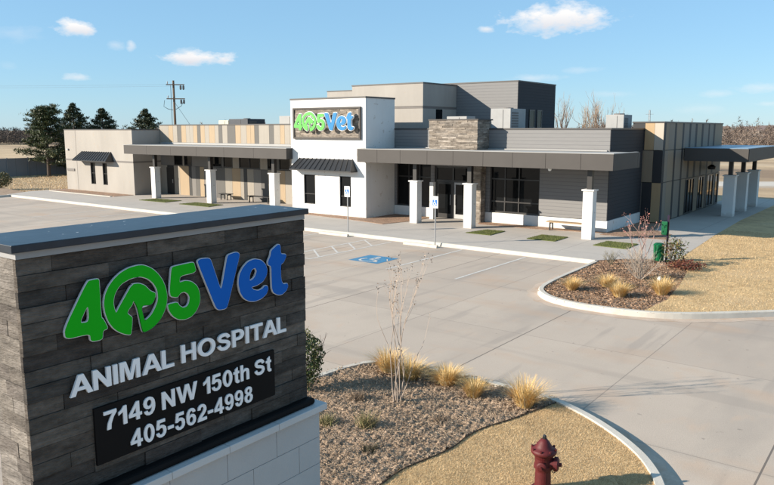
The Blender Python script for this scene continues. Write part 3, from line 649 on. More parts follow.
G={'4':[[(2.948,4.132),(2.989,4.134),(3.035,4.134),(3.044,4.123),(3.041,3.819),(3.059,3.803),(3.096,3.718),(3.049,3.71),(3.041,3.638),(2.942,3.644),(2.939,3.711),(2.739,3.711),(2.735,3.792)],[(2.94,3.951),(2.938,3.806),(2.855,3.811)]],'0':[[(3.297,3.617),(3.246,3.633),(3.189,3.666),(3.144,3.707),(3.104,3.77),(3.08,3.844),(3.073,3.922),(3.088,3.995),(3.123,4.057),(3.176,4.111),(3.237,4.152),(3.315,4.18),(3.402,4.188),(3.45,4.182),(3.493,4.163),(3.542,4.132),(3.589,4.084),(3.628,4.026),(3.655,3.959),(3.667,3.883),(3.658,3.811),(3.632,3.751),(3.594,3.696),(3.545,3.654),(3.483,3.622),(3.415,3.61),(3.403,3.653),(3.394,3.703),(3.384,3.77),(3.373,3.827),(3.358,3.87),(3.336,3.9),(3.323,3.864),(3.288,3.835),(3.274,3.804),(3.299,3.78),(3.318,3.763),(3.31,3.685)],[(3.174,3.824),(3.159,3.874),(3.155,3.921),(3.165,3.968),(3.186,4.007),(3.213,4.041),(3.248,4.065),(3.327,4.091),(3.407,4.093),(3.348,4.095),(3.418,4.091),(3.487,4.061),(3.539,4.012),(3.572,3.95),(3.577,3.876),(3.565,3.837),(3.545,3.801),(3.515,3.758),(3.486,3.732),(3.433,3.703),(3.425,3.737),(3.416,3.779),(3.408,3.816),(3.424,3.844),(3.492,3.833),(3.52,3.846),(3.538,3.875),(3.551,3.905),(3.549,3.927),(3.517,3.944),(3.496,3.959),(3.482,3.977),(3.449,4.012),(3.397,4.037),(3.344,4.038),(3.346,4.033),(3.322,4.021),(3.304,3.998),(3.238,3.912),(3.202,3.865)]],'5':[[(3.724,4.111),(3.744,4.125),(3.949,4.132),(3.965,4.121),(3.985,4.037),(3.809,4.032),(3.798,3.971),(3.861,3.981),(3.93,3.961),(3.989,3.909),(4.014,3.836),(4.012,3.758),(3.972,3.689),(3.914,3.644),(3.843,3.631),(3.774,3.644),(3.718,3.686),(3.682,3.74),(3.67,3.795),(3.686,3.802),(3.769,3.803),(3.787,3.769),(3.828,3.739),(3.869,3.744),(3.894,3.773),(3.903,3.822),(3.885,3.859),(3.846,3.883),(3.806,3.879),(3.771,3.844),(3.69,3.871)]],'V':[[(4.009,4.137),(4.044,4.15),(4.131,4.143),(4.153,4.123),(4.206,3.967),(4.259,3.812),(4.304,3.969),(4.346,4.124),(4.366,4.143),(4.461,4.155),(4.494,4.133),(4.487,4.097),(4.405,3.871),(4.326,3.654),(4.3,3.636),(4.223,3.64),(4.192,3.666),(4.096,3.899),(4.008,4.116)]],'e':[[(4.47,3.852),(4.488,3.933),(4.535,3.996),(4.601,4.042),(4.685,4.056),(4.77,4.032),(4.826,3.98),(4.847,3.918),(4.831,3.863),(4.781,3.813),(4.703,3.79),(4.628,3.786),(4.655,3.755),(4.72,3.733),(4.778,3.743),(4.808,3.767),(4.841,3.761),(4.852,3.727),(4.825,3.68),(4.765,3.648),(4.679,3.635),(4.595,3.651),(4.532,3.692),(4.489,3.757)],[(4.608,3.849),(4.615,3.913),(4.644,3.958),(4.688,3.969),(4.709,3.933),(4.688,3.886),(4.65,3.857)]],'t':[[(4.908,4.106),(4.959,4.136),(5.009,4.159),(5.033,4.144),(5.036,4.055),(5.107,4.045),(5.111,4.019),(5.074,3.965),(5.033,3.949),(5.029,3.83),(5.041,3.768),(5.067,3.737),(5.119,3.74),(5.13,3.707),(5.106,3.666),(5.043,3.635),(4.982,3.641),(4.923,3.677),(4.905,3.725),(4.903,3.851),(4.903,3.951),(4.864,3.967),(4.861,4.004),(4.897,4.057)]]}
GU0, GV0, GW, GH = 2.735, 3.61, 2.395, 0.578
def glyph(ch, sx, sy, depth, off=0.0):
    loops = [chaikin([((p[0] - GU0) * sx, (p[1] - GV0) * sy) for p in lp], 2, 0.18) for lp in G[ch]]
    return curve_mesh(loops, depth, off)
for ch in '405Vet':
    V, F = glyph(ch, 4.75 / GW, 1.16 / GH, 0.10)
    b = MB(); b.add(on_minus_y([(v[0], v[1], v[2]) for v in V], 32.14, -31.45, 5.2), F)
    o1 = b.build('channel_letter', M['green_lit'] if ch in '405' else M['blue_lit'], bo)
    V, F = glyph(ch, 4.75 / GW, 1.16 / GH, 0.09, 0.03)
    b = MB(); b.add(on_minus_y(V, 32.165, -31.45, 5.2), F); b.build('letter_outline', M['wletter'], bo)
# --- main front
mw = MB()
mops = [(-25.95, -23.45, 0.72, 3.35), (-23.2, -20.75, 0.15, 3.2), (-19.5, -16.5, 0.72, 3.35)]
openings_wall(mw, -26.1, -12.8, 0.75, 5.3, 35.3, 35.55, [(a, b, max(c, 0.75), d) for a, b, c, d in mops])
mw.box(-26.1, 35.9, 0.05, -12.8, 40.38, 5.3)
front = mw.build('siding_wall', M['siding'], B)
sd = MB(); sd.box(-12.8, 35.301, 0.75, -12.77, 40.38, 5.3); sd.build('shaded_side_siding', M['shade_siding'], B)
wb = MB(); openings_wall(wb, -26.1, -12.74, 0.1, 0.72, 35.25, 35.56, [(-23.2, -20.75, 0.1, 0.72)]); wb.box(-12.795, 35.563, 0.1, -12.74, 40.38, 0.72); wb.build('white_base', M['white'], B)
coping(cop, -26.1, 35.3, -12.77, 40.4, 5.3, 0.08)
window(-25.95, -23.45, 0.75, 3.35, 35.32, (-25.1, -24.3), (2.5,), 0.07, 'storefront_window')
window(-19.5, -16.5, 0.75, 3.35, 35.32, (-18.6, -17.75), (1.35, 2.6), 0.07, 'storefront_window')
# entrance doors
ed = MB()
for a, b in ((-23.2, -23.1), (-22.03, -21.93), (-20.85, -20.75)): ed.box(a, 35.42, 0.16, b, 35.54, 3.2)
ed.box(-23.1, 35.423, 2.28, -20.85, 35.537, 2.4); ed.box(-23.1, 35.423, 3.1, -20.85, 35.537, 3.2)
ent = ed.build('entrance_frame', M['frame'], B)
p = MB(); p.box(-23.1, 35.48, 2.4, -20.85, 35.5, 3.1); p.build('transom_pane', M['glass'], ent)
for a, b, hx in ((-23.09, -22.04, -22.14), (-21.92, -20.86, -21.82)):
    d = MB()
    d.box(a, 35.45, 0.17, a + 0.1, 35.51, 2.27); d.box(b - 0.1, 35.45, 0.17, b, 35.51, 2.27); d.box(a + 0.1, 35.45, 0.17, b - 0.1, 35.51, 0.42); d.box(a + 0.1, 35.45, 2.15, b - 0.1, 35.51, 2.27)
    d_ = d.build('entrance_door', M['steel'] if a > -22 else M['frame'], B)
    p = MB(); p.box(a + 0.1, 35.475, 0.42, b - 0.1, 35.49, 2.15); p.build('pane', M['glass'], d_)
    h = MB(); h.tube([(hx, 35.40, 0.95), (hx, 35.40, 1.55)], 0.02, 8); h.tube([(hx, 35.40, 1.0), (hx, 35.46, 1.0)], 0.012, 6); h.tube([(hx, 35.40, 1.5), (hx, 35.46, 1.5)], 0.012, 6); h.build('handle', M['steel'], d_)
# stone pier beside the door, stone block above the canopy
sp = MB(); sp.box(-20.6, 34.75, 0.15, -19.78, 35.24, 3.44, (0.1, 0.09, 0.08))
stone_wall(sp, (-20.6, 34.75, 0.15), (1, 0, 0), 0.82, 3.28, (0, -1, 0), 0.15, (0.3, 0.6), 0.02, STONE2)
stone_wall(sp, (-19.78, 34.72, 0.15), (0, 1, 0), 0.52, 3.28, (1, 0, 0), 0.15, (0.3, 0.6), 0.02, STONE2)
sp.build('stone_pier', M['stone'], B)
sb = MB(); sb.box(-22.72, 34.06, 4.22, -19.66, 35.6, 5.8, (0.1, 0.09, 0.08))
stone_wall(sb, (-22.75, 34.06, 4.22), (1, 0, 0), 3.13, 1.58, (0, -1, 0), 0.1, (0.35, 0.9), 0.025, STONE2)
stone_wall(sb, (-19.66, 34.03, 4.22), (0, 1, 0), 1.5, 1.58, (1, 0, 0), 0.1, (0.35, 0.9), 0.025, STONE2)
st = sb.build('stone_block', M['stone'], B)
cs = MB(); cs.box(-22.8, 34.0, 5.8, -19.58, 35.65, 5.87); cs.build('stone_cap', M['fascia'], st)
cam_ = MB(); cam_.lathe([(0.0, 0), (0.09, 0.0), (0.09, 0.05), (0.06, 0.12), (0.0, 0.14)], (-14.6, 32.3, 3.46), 10, (0, 0, -1)); cam_.build('soffit_camera', M['wletter'], B)
# --- white columns with dark posts
def column(cx, y0, w=0.48, h=2.45, top=3.47, dy=None):
    d = dy or w; c = MB(); c.box(cx - w / 2, y0, 0.12, cx + w / 2, y0 + d, h); co = c.build('column', M['white'], B, origin=(cx, y0 + d / 2, 0.12))
    k = MB(); k.box(cx - w / 2 - 0.06, y0 - 0.06, h + 0.002, cx + w / 2 + 0.06, y0 + d + 0.06, h + 0.07); k.build('column_cap', M['white'], co)
    q = MB(); q.box(cx - 0.12, y0 + d / 2 - 0.12, h + 0.072, cx + 0.12, y0 + d / 2 + 0.12, top + 0.01); q.build('post', M['frame'], co)
for cx in (-46.75, -40.3, -33.95): column(cx, 32.5)
for cx in (-22.68, -19.2, -12.68): column(cx, 32.4)
for y in (46.2, 49.75, 53.3): column(-9.45, y, 0.62, 2.55, 3.5)
sc_ = MB(); sc_.box(-23.0, 34.5, 0.12, -22.75, 34.75, 2.3); sc_.build('door_post', M['white'], B)
# --- east wing with three tiers of panels
ew = MB(); ew.box(-13.4, 40.45, 0, -11.76, 54, 5.66); ew.box(-26, 40.45, 0, -13.402, 54, 4.8)
ew.build('east_wing_wall', M['frame'], B)
pn = MB()
tiers = [(0.2, 2.38), (2.42, 4.15), (4.19, 5.66)]
A1 = (0.195, 0.168, 0.136); A2 = (0.025, 0.025, 0.027); A3 = (0.36, 0.25, 0.14); A4 = (0.40, 0.35, 0.29); A5 = (0.12, 0.105, 0.092); A6 = (0.225, 0.178, 0.125)
fx = [-13.3, -12.72, -12.2, -11.7]
for (a, b), cc in zip(tiers, ([A5, A2, A3], [A6, A6, A2], [A2, A3, A4])):
    for x0, x1, c in zip(fx[:-1], fx[1:], cc): pn.box(x0 + 0.006, 40.40, a, x1 - 0.006, 40.447, b, c)
ys = [40.4, 40.8, 41.4, 42.5, 42.85, 44.05, 44.4, 45.5, 45.9, 46.9, 47.35, 48.4, 48.85, 50.1, 50.45, 51.45, 51.9, 54.0]
win_y = [(45.3, 47.3), (48.3, 49.6), (50.6, 52.3), (52.8, 53.7)]
for k, (a, b) in enumerate(tiers):
    for i, (y0, y1) in enumerate(zip(ys[:-1], ys[1:])):
        c = A2 if (i == 0 or (i % 2 == 1 and i > 2)) else (A1 if (i + k) % 3 else A6)
        if k == 0 and i % 4 == 2: c = A6
        if k == 0 and any(y0 < w1 and y1 > w0 for w0, w1 in win_y):
            s0 = y0
            for w0, w1 in win_y:
                if w1 <= s0 or w0 >= y1: continue
                if w0 > s0 + 0.02: pn.box(-11.757, s0 + 0.006, a, -11.70, w0 - 0.006, b, c)
                s0 = max(s0, w1)
            if y1 > s0 + 0.02: pn.box(-11.757, s0 + 0.006, a, -11.70, y1 - 0.006, b, c)
            continue
        pn.box(-11.757, y0 + 0.006, a, -11.70, y1 - 0.006, b, c)
pn.build('panel_cladding', M['panels'], B)
for a, b in win_y:
    f = MB(); x0, x1 = -11.75, -11.68
    f.box(x0, a, 0.2, x1, a + 0.06, 2.36); f.box(x0, b - 0.06, 0.2, x1, b, 2.36); f.box(x0, a + 0.06, 0.2, x1, b - 0.06, 0.28); f.box(x0, a + 0.06, 2.28, x1, b - 0.06, 2.36)
    n = max(1, round((b - a) / 0.7))
    for i in range(1, n): y = a + (b - a) * i / n; f.box(x0, y - 0.025, 0.28, x1 - 0.004, y + 0.025, 2.28)
    fo = f.build('tall_window', M['frame'], B)
    p = MB(); p.box(-11.745, a + 0.02, 0.22, -11.72, b - 0.02, 2.34); p.build('pane', M['glass'], fo)
coping(cop, -13.4, 40.4, -11.7, 54, 5.66, 0.08)
cop.build('parapet_coping', M['coping'], B)
ca = MB(); ca.box(-11.68, 44.63, 3.5, -8.24, 54.6, 4.19); c2 = ca.build('side_canopy', M['frame'], B)
f = MB(); f.box(-11.66, 44.57, 3.48, -8.21, 44.626, 4.22); f.box(-8.236, 44.63, 3.48, -8.18, 54.6, 4.22); f.build('fascia', M['fascia'], c2)
r = MB(); r.box(-11.66, 44.66, 4.192, -8.26, 54.6, 4.24); r.build('canopy_roof', M['skymembrane'], c2)
sl_ = MB(); sl_.lathe([(0.0, 0), (0.22, 0.0), (0.26, 0.16), (0.1, 0.3), (0.0, 0.32)], (-11.3, 49.9, 2.75), 10); sl_.build('wall_lantern', M['black'], B)
# --- raised roof volumes
ph = MB(); ph.box(-31.7, 38, 4.9, -25.9, 42.0, 6.62); ph.box(-31.7, 38, 6.78, -25.9, 42.0, 8.18); ph.box(-31.6, 38.04, 6.62, -25.94, 42.0, 6.78)
ph.box(-42.0, 47, 4.9, -29, 52, 8.5)
tb = ph.build('tan_roof_volume', M['stucco'], B)
j = MB(); j.box(-31.65, 38.02, 6.64, -25.92, 41.95, 6.76); j.build('joint_band', M['joint'], tb)
j = MB(); j.box(-25.93, 39.5, 5.7, -25.88, 40.25, 6.6); j.build('slit_window', M['glass'], tb)
j = MB(); coping(j, -31.7, 38, -25.9, 42.0, 8.18, 0.08); coping(j, -42.0, 47, -29, 52, 8.5, 0.08); coping(j, -31, 42.03, -21.34, 47.7, 8.32, 0.08); j.build('roof_coping', M['coping'], B)
gv = MB(); gv.box(-31, 42.03, 4.9, -21.36, 47.7, 8.32); gb = gv.build('grey_roof_volume', M['siding'], B)
j = MB(); j.box(-21.36, 42.031, 4.9, -21.33, 47.69, 8.32); j.build('shaded_side_siding', M['shade_siding'], gb)
for a, b in ((43.66, 44.45), (44.8, 45.55)):
    f = MB(); f.box(-21.33, a, 5.4, -21.28, a + 0.08, 6.6); f.box(-21.33, b - 0.08, 5.4, -21.28, b, 6.6); f.box(-21.33, a + 0.08, 6.52, -21.28, b - 0.08, 6.6); f.box(-21.33, a + 0.08, 5.4, -21.28, b - 0.08, 5.48); fo = f.build('roof_window', M['frame'], gb)
    p = MB(); p.box(-21.327, a + 0.05, 5.45, -21.30, b - 0.05, 6.55); p.build('pane', M['glass'], fo)
rf = MB(); rf.box(-49.8, 36.2, 4.8, -26, 45.7, 4.86); rf.box(-25.8, 40.5, 4.8, -12.2, 53.7, 4.9); rf.build('roof_deck', M['membrane'], B)

# ================================================================== ROOFTOP UNITS
def hvac(name, x0, y0, x1, y1, z0, z1, m, label, fan=True, group='units on the roof'):
    t = empty(name, ((x0 + x1) / 2, (y0 + y1) / 2, z0), label, 'rooftop unit', group)
    b = MB(); b.box(x0, y0, z0 + 0.15, x1, y1, z1); c = b.build('cabinet', m, t, bevel=0.02)
    k = MB(); k.box(x0 - 0.05, y0 - 0.05, z0, x1 + 0.05, y1 + 0.05, z0 + 0.148); k.build('kerb_frame', M['membrane'], t)
    g_ = MB(); n = 7; h = (z1 - z0 - 0.45) / n
    for i in range(n): g_.box(x1 + 0.002, y0 + 0.15, z0 + 0.3 + i * h, x1 + 0.02, (y0 + y1) / 2, z0 + 0.3 + i * h + h * 0.6)
    g_.build('louvre', M['joint'], c)
    l = MB(); l.box(x0 + (x1 - x0) * 0.62, y0 - 0.02, z0 + 0.2, x0 + (x1 - x0) * 0.63, y0 - 0.002, z1 - 0.06); l.build('panel_seam', M['joint'], c)
    if fan:
        f_ = MB(); f_.lathe([(0.3, 0), (0.32, 0.06), (0.28, 0.07)], ((x0 + x1) / 2, (y0 + y1) / 2, z1 + 0.002), 14); f_.build('fan_shroud', M['joint'], t)
    return t
hvac('rooftop_unit', -21.6, 39.0, -20.25, 41.0, 5.0, 6.55, M['unit'], 'pale grey rooftop unit beside the stone block, in front of the grey roof volume')
hvac('rooftop_unit', -15.25, 41.2, -14.2, 42.6, 5.05, 6.15, M['unit'], 'grey rooftop unit near the east wing, right of the bare tree')
hvac('rooftop_unit', -49.0, 42, -46.6, 44, 5.5, 6.2, M['unitdark'], 'dark rooftop unit behind the striped parapet')
hvac('rooftop_unit', -50.6, 42.2, -49.3, 43.6, 5.5, 6.1, M['cream'], 'small cream rooftop unit left of the dark unit', False)
hvac('rooftop_unit', -42.3, 41.5, -40.4, 43.2, 5.4, 6.38, M['membrane'], 'white rooftop unit touching the left edge of the white sign tower', False)
hvac('rooftop_unit', -23.6, 37.2, -22.2, 38.2, 4.9, 6.08, M['membrane'], 'white rooftop unit half hidden by the left end of the stone block', False)

# ================================================================== MONUMENT SIGN
SX = -5.2
MS = empty('monument_sign', (-5.5, 3.95, 0.1), 'dark ledgestone monument sign with green and blue raised lettering on a white block base', 'sign')
bb = MB()
courses = 7; ch_ = 2.16 / courses
for r in range(courses):
    z0 = 0.1 + r * ch_; off = 0.0 if r % 2 == 0 else 0.325
    y = 5.51 - off if off else 5.51; y1 = 5.51
    cuts = [5.51]; yy = 5.51 - (0.325 if off else 0.65)
    while yy > 2.40: cuts.append(yy); yy -= 0.65
    cuts.append(2.35)
    for a, b in zip(cuts[:-1], cuts[1:]):
        bb.box(-5.1, b + 0.003, z0 + 0.003, -5.86, a - 0.003, z0 + ch_ - 0.003)
bb.build('block_base', M['block'], MS)
mm = MB(); mm.box(-5.108, 2.36, 0.08, -5.85, 5.502, 2.25); mm.build('mortar', M['trim'], MS)
cc = MB()
for a, b in zip([2.28, 2.9, 3.55, 4.2, 4.85], [2.897, 3.547, 4.197, 4.847, 5.575]): cc.box(-5.04, a, 2.262, -5.92, b, 2.335)
cc.build('cap_course', M['capstone'], MS, bevel=0.006)
bl = MB(); bl.box(-5.11, 2.42, 2.337, -5.82, 5.47, 2.41); bl.build('black_band', M['panelblack'], MS, bevel=0.03)
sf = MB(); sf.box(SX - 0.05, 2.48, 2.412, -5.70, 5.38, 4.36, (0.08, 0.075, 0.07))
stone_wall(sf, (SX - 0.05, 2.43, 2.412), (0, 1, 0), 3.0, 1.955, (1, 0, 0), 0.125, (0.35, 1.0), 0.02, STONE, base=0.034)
es = MB(); stone_wall(es, (-5.75, 2.48, 2.412), (1, 0, 0), 0.51, 1.955, (0, -1, 0), 0.125, (0.3, 0.5), 0.006, LIT_ENDS, base=0.034); es.build('lit_end_stone', M['stone'], MS)
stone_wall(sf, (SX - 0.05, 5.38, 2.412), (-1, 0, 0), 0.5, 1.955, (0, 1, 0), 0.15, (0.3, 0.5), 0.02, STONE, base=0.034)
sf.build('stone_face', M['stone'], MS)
tr = MB(); tr.box(SX + 0.015, 2.425, 4.372, -5.78, 5.42, 4.425); tr.build('top_trim', M['trim'], MS)
cp = MB(); cp.box(SX + 0.06, 2.38, 4.427, -5.87, 5.44, 4.485); cp.build('metal_cap', M['capmetal'], MS, bevel=0.005)
for ch in '405Vet':
    V, F = glyph(ch, 1, 1, 0.022)
    b = MB(); b.add(on_plus_x(V, SX + 0.035, GU0, GV0), F); o1 = b.build('raised_letter' if ch in 'Vet' else ('dog_emblem' if ch == '0' else 'raised_numeral'), M['green'] if ch in '405' else M['blue'], MS)
    V, F = glyph(ch, 1, 1, 0.02, 0.0055)
    b = MB(); b.add(on_plus_x(V, SX + 0.031, GU0, GV0), F); b.build('edge_outline', M['silver'], o1)
V, F = text_mesh('ANIMAL HOSPITAL', 2.35, 0.165, 0.02)
b = MB(); b.add(on_plus_x(V, SX + 0.02, 2.745, 3.235), F); b.build('white_lettering', M['letter'], MS)
ap = MB(); ap.box(SX, 2.94, 2.59, SX + 0.022, 4.93, 3.075); apo = ap.build('address_panel', M['panelblack'], MS)
V, F = text_mesh('7149 NW 150th St', 1.86, 0.16, 0.012)
b = MB(); b.add(on_plus_x(V, SX + 0.024, 3.015, 2.868), F); b.build('address_lettering', M['letter'], apo)
V, F = text_mesh('405-562-4998', 1.37, 0.16, 0.012)
b = MB(); b.add(on_plus_x(V, SX + 0.024, 3.245, 2.628), F); b.build('phone_lettering', M['letter'], apo)

# ================================================================== FIRE HYDRANT
hx, hy, hz = -4.06, 9.12, 0.115
HY = empty('fire_hydrant', (hx, hy, hz), 'dark red fire hydrant standing in the dry lawn inside the kerb', 'hydrant')
b = MB(); b.lathe([(0.0, 0), (0.17, 0.0), (0.17, 0.035), (0.125, 0.04), (0.118, 0.08), (0.112, 0.30), (0.118, 0.34), (0.135, 0.35), (0.135, 0.40), (0.122, 0.41), (0.125, 0.50), (0.145, 0.56), (0.0, 0.56)], (hx, hy, hz), 24)
b.build('barrel', M['hydrant'], HY, smooth=False)
b = MB(); b.lathe([(0.10, 0.561), (0.165, 0.565), (0.185, 0.59), (0.185, 0.625), (0.165, 0.645), (0.13, 0.655), (0.115, 0.685), (0.078, 0.745), (0.04, 0.79), (0.0, 0.80)], (hx, hy, hz), 24); bo_ = b.build('bonnet', M['hydrant'], HY, smooth=True)
b = MB(); b.lathe([(0.032, 0.79), (0.03, 0.835), (0.02, 0.845)], (hx, hy, hz), 5); b.build('operating_nut', M['black'], bo_)
b = MB()
for k in range(8):
    t = k * math.pi / 4 + 0.2; b.lathe([(0.016, 0.0), (0.016, 0.03)], (hx + 0.17 * math.cos(t), hy + 0.17 * math.sin(t), hz + 0.632), 6)
b.build('bolts', M['hydrant'], bo_)
rt = Vector((0.798, 0.603, 0)); fw = Vector((-0.603, 0.798, 0))
b = MB(); c0 = Vector((hx, hy, hz + 0.43)); b.lathe([(0.085, 0.06), (0.085, 0.15), (0.105, 0.155), (0.105, 0.205), (0.075, 0.22), (0.03, 0.225), (0.028, 0.26), (0.0, 0.26)], c0, 20, (rt * 0.93 - fw * 0.37)); b.build('pumper_nozzle', M['hydrant'], HY)
for dd in (-fw * 0.93 - rt * 0.37, fw * 0.93 + rt * 0.37):
    b = MB(); b.lathe([(0.055, 0.08), (0.055, 0.14), (0.07, 0.145), (0.07, 0.19), (0.05, 0.2), (0.02, 0.205), (0.018, 0.235), (0.0, 0.235)], c0, 16, dd); b.build('hose_nozzle', M['hydrant'], HY)
b = MB(); pts = [c0 + rt * 0.2 + Vector((0, 0, -0.07 - 0.1 * math.sin(t * math.pi))) - rt * 0.09 * t for t in np.linspace(0, 1, 9)]; b.tube(pts, 0.007, 5); b.build('cap_chain', M['black'], HY)

# ================================================================== ACCESSIBLE PARKING SIGNS, WHEEL STOPS
def access_sign(x, y, z0, label):
    t = empty('accessible_parking_sign', (x, y, z0), label, 'sign', 'accessible parking signs')
    b = MB(); b.tube([(x, y, z0), (x, y, z0 + 2.3)], 0.03, 8); b.build('post', M['steel'], t)
    b = MB(); b.box(x - 0.17, y - 0.05, z0 + 1.78, x + 0.17, y - 0.035, z0 + 2.32); pl_ = b.build('sign_plate', M['signwhite'], t)
    b = MB(); b.box(x - 0.125, y - 0.056, z0 + 1.9, x + 0.125, y - 0.051, z0 + 2.16); b.build('blue_symbol_field', M['signblue'], pl_)
    b = MB(); wheelchair(b, lambda u, v: (x - 0.12 + u * 0.24, y - 0.058, z0 + 1.91 + v * 0.24), 1.0); b.build('wheelchair_symbol', M['wletter'], pl_)
access_sign(-23.42, 27.66, 0.15, 'accessible parking sign standing in front of the white sign tower')
access_sign(-17.74, 27.1, 0.0, 'accessible parking sign standing in front of the glass entrance doors')
def wheel_stop(x0, x1, y, label):
    b = MB(); prof = [(-0.09, 0), (0.09, 0), (0.06, 0.12), (-0.06, 0.12)]
    b.add([(x, y + a, 0.003 + c) for x in (x0, x1) for a, c in prof], [(0, 1, 5, 4), (1, 2, 6, 5), (2, 3, 7, 6), (3, 0, 4, 7), (3, 2, 1, 0), (4, 5, 6, 7)])
    tag(b.build('wheel_stop', M['kerb'], origin=((x0 + x1) / 2, y, 0)), label, 'wheel stop', 'concrete wheel stops')
wheel_stop(-24.8, -22.9, 27.05, 'white concrete wheel stop at the foot of the sign post by the hatched aisle')
wheel_stop(-19.3, -17.45, 26.85, 'white concrete wheel stop at the foot of the sign post before the entrance')

# ================================================================== BENCHES
def bench(x0, x1, y, label, wood=True, back=False):
    t = empty('bench', ((x0 + x1) / 2, y, 0.15), label, 'bench', 'benches along the front walk')
    b = MB(); mt = M['wood'] if wood else M['black']
    for k in range(4): b.box(x0, y - 0.24 + k * 0.125, 0.57, x1, y - 0.24 + k * 0.125 + 0.11, 0.62)
    b.build('seat', mt, t)
    for x in (x0 + 0.2, x1 - 0.2):
        l = MB(); l.box(x - 0.03, y - 0.2, 0.15, x + 0.03, y - 0.14, 0.568); l.box(x - 0.03, y + 0.14, 0.15, x + 0.03, y + 0.2, 0.568); l.box(x - 0.03, y - 0.137, 0.49, x + 0.03, y + 0.137, 0.568); l.build('leg_frame', M['black'], t)
    if back:
        k = MB(); k.box(x0, y + 0.2, 0.75, x1, y + 0.24, 1.0); k.box(x0 + 0.2, y + 0.2, 0.57, x0 + 0.26, y + 0.24, 0.75); k.box(x1 - 0.26, y + 0.2, 0.57, x1 - 0.2, y + 0.24, 0.75); k.build('backrest', M['black'], t)
bench(-15.6, -13.2, 34.5, 'wooden slat bench against the grey siding by the right column')
bench(-38.9, -36.6, 35.0, 'dark metal bench in front of the striped panel wall', False, False)
bench(-42.0, -40.9, 35.0, 'short dark bench beside the middle column of the long canopy', False, False)

# ================================================================== PET WASTE STATION
px_, py_ = -7.95, 28.75
PS = empty('pet_waste_station', (px_, py_, 0.14), 'green pet waste station with bag box and bin on a purple post', 'pet station')
b = MB(); b.box(px_ - 0.035, py_ - 0.035, 0.12, px_ + 0.035, py_ + 0.035, 2.0); b.build('post', M['petpole'], PS)
b = MB(); b.box(px_ - 0.22, py_ - 0.12, 1.22, px_ + 0.0, py_ - 0.037, 1.75); b.build('bag_dispenser', M['petgreen'], PS, bevel=0.02)
b = MB(); b.lathe([(0.0, 0), (0.19, 0), (0.21, 0.58), (0.0, 0.58)], (px_ - 0.27, py_ - 0.1, 0.2), 16); bn_ = b.build('waste_bin', M['petgreen'], PS)
b = MB(); b.lathe([(0.22, 0.0), (0.22, 0.04), (0.15, 0.1), (0.0, 0.12)], (px_ - 0.27, py_ - 0.1, 0.782), 16); b.build('lid', M['petgreen'], bn_)
wm = MB(); wm.lathe([(0.0, 0), (0.05, 0), (0.07, 0.06), (0.05, 0.13), (0.0, 0.15)], (-7.1, 25.0, 0.14), 10); tag(wm.build('path_light', M['wletter'], origin=(-7.1, 25, .14)), 'small white globe light in the mulch of the island', 'light')

# ================================================================== EDGING, MULCH CHIPS, BLADES
ed_ = MB(); ribbon(ed_, smooth_path(EDGE[:-2]), 0.014, 0.05, 0.145, 0.0); tag(ed_.build('edging_strip', M['edging']), 'dark bent edging strip between the mulch and the dry lawn', 'edging')
def scatter(poly, n, box=None):
    P = np.array(poly); lo, hi = (P.min(0), P.max(0)) if box is None else (np.array(box[:2]), np.array(box[2:]))
    out = np.zeros((0, 2))
    while len(out) < n:
        q = RNG.uniform(lo, hi, (n * 2, 2)); q = q[in_poly(q, poly)]; out = np.concatenate([out, q])
    return out[:n]
_hr = np.random.default_rng(3); _lat = [(_hr.uniform(-1, 1, 2) / l, _hr.uniform(0, 6.28), a) for l, a in [(0.055, .011)] * 5 + [(0.10, .010)] * 5 + [(0.35, .012)] * 3]
def relief(x, y): return sum(a * np.sin(6.28 * (d[0] * x + d[1] * y) * 0.8 + p) for d, p, a in _lat)
def relief_sheet(poly, box, cell, z, m):
    nx = int((box[2] - box[0]) / cell); ny = int((box[3] - box[1]) / cell)
    xs, ys = np.meshgrid(box[0] + np.arange(nx + 1) * cell, box[1] + np.arange(ny + 1) * cell); X_, Y_ = xs.ravel(), ys.ravel()
    ok = in_poly(np.stack([X_, Y_], 1), poly)
    V = np.stack([X_, Y_, z + relief(X_, Y_)], 1); i = np.arange((nx + 1) * (ny + 1)).reshape(ny + 1, nx + 1)
    F = np.stack([i[:-1, :-1], i[:-1, 1:], i[1:, 1:], i[1:, :-1]], -1).reshape(-1, 4); F = F[ok[F].all(1)]
    u, inv = np.unique(F, return_inverse=True)
    return mesh_np('mulch_bed', V[u], inv.reshape(-1, 4), np.ones((len(F), 3)), m)
def chips(poly, n, z, size, box, cols):
    q = scatter(poly, n, box); P = np.concatenate([q, np.full((n, 1), z) + RNG.uniform(0, 0.035, (n, 1))], 1)
    V, F, C = leaves_np(P, size, cols, 0.36, 0.72)
    V[:, 2] = np.maximum(V[:, 2], z - 0.01)
    if z < 0.11: V[:, 2] += np.repeat(relief(q[:, 0], q[:, 1]), 4)
    return V, F, C
CH = [(0.33, 0.242, 0.165), (0.38, 0.288, 0.20), (0.285, 0.203, 0.135), (0.21, 0.145, 0.095), (0.42, 0.325, 0.235), (0.32, 0.245, 0.175)]
struct(relief_sheet(near_mulch, (-10.0, 6.6, -5.0, 12.62), 0.03, 0.105, M['mulch']))
V, F, C = chips(near_mulch, 85000, 0.105, 0.017, (-10.0, 6.5, -5.2, 12.7), CH)
struct(mesh_np('mulch_chips', V, F, C, M['chips']), 'stuff')
V, F, C = chips(isl_mulch, 20000, 0.115, 0.042, (-10.3, 20.0, -6, 29.4), [(c[0] * .85, c[1] * .72, c[2] * .66) for c in CH])
struct(mesh_np('mulch_chips', V, F, C, M['chips']), 'stuff')
GC = [(0.56, 0.40, 0.215), (0.62, 0.46, 0.265), (0.50, 0.345, 0.18), (0.66, 0.505, 0.31), (0.40, 0.265, 0.13)]
q = scatter(near_lawn, 170000, (-6.2, 7.3, -2.2, 12.6)); P = np.concatenate([q, np.full((len(q), 1), 0.112)], 1)
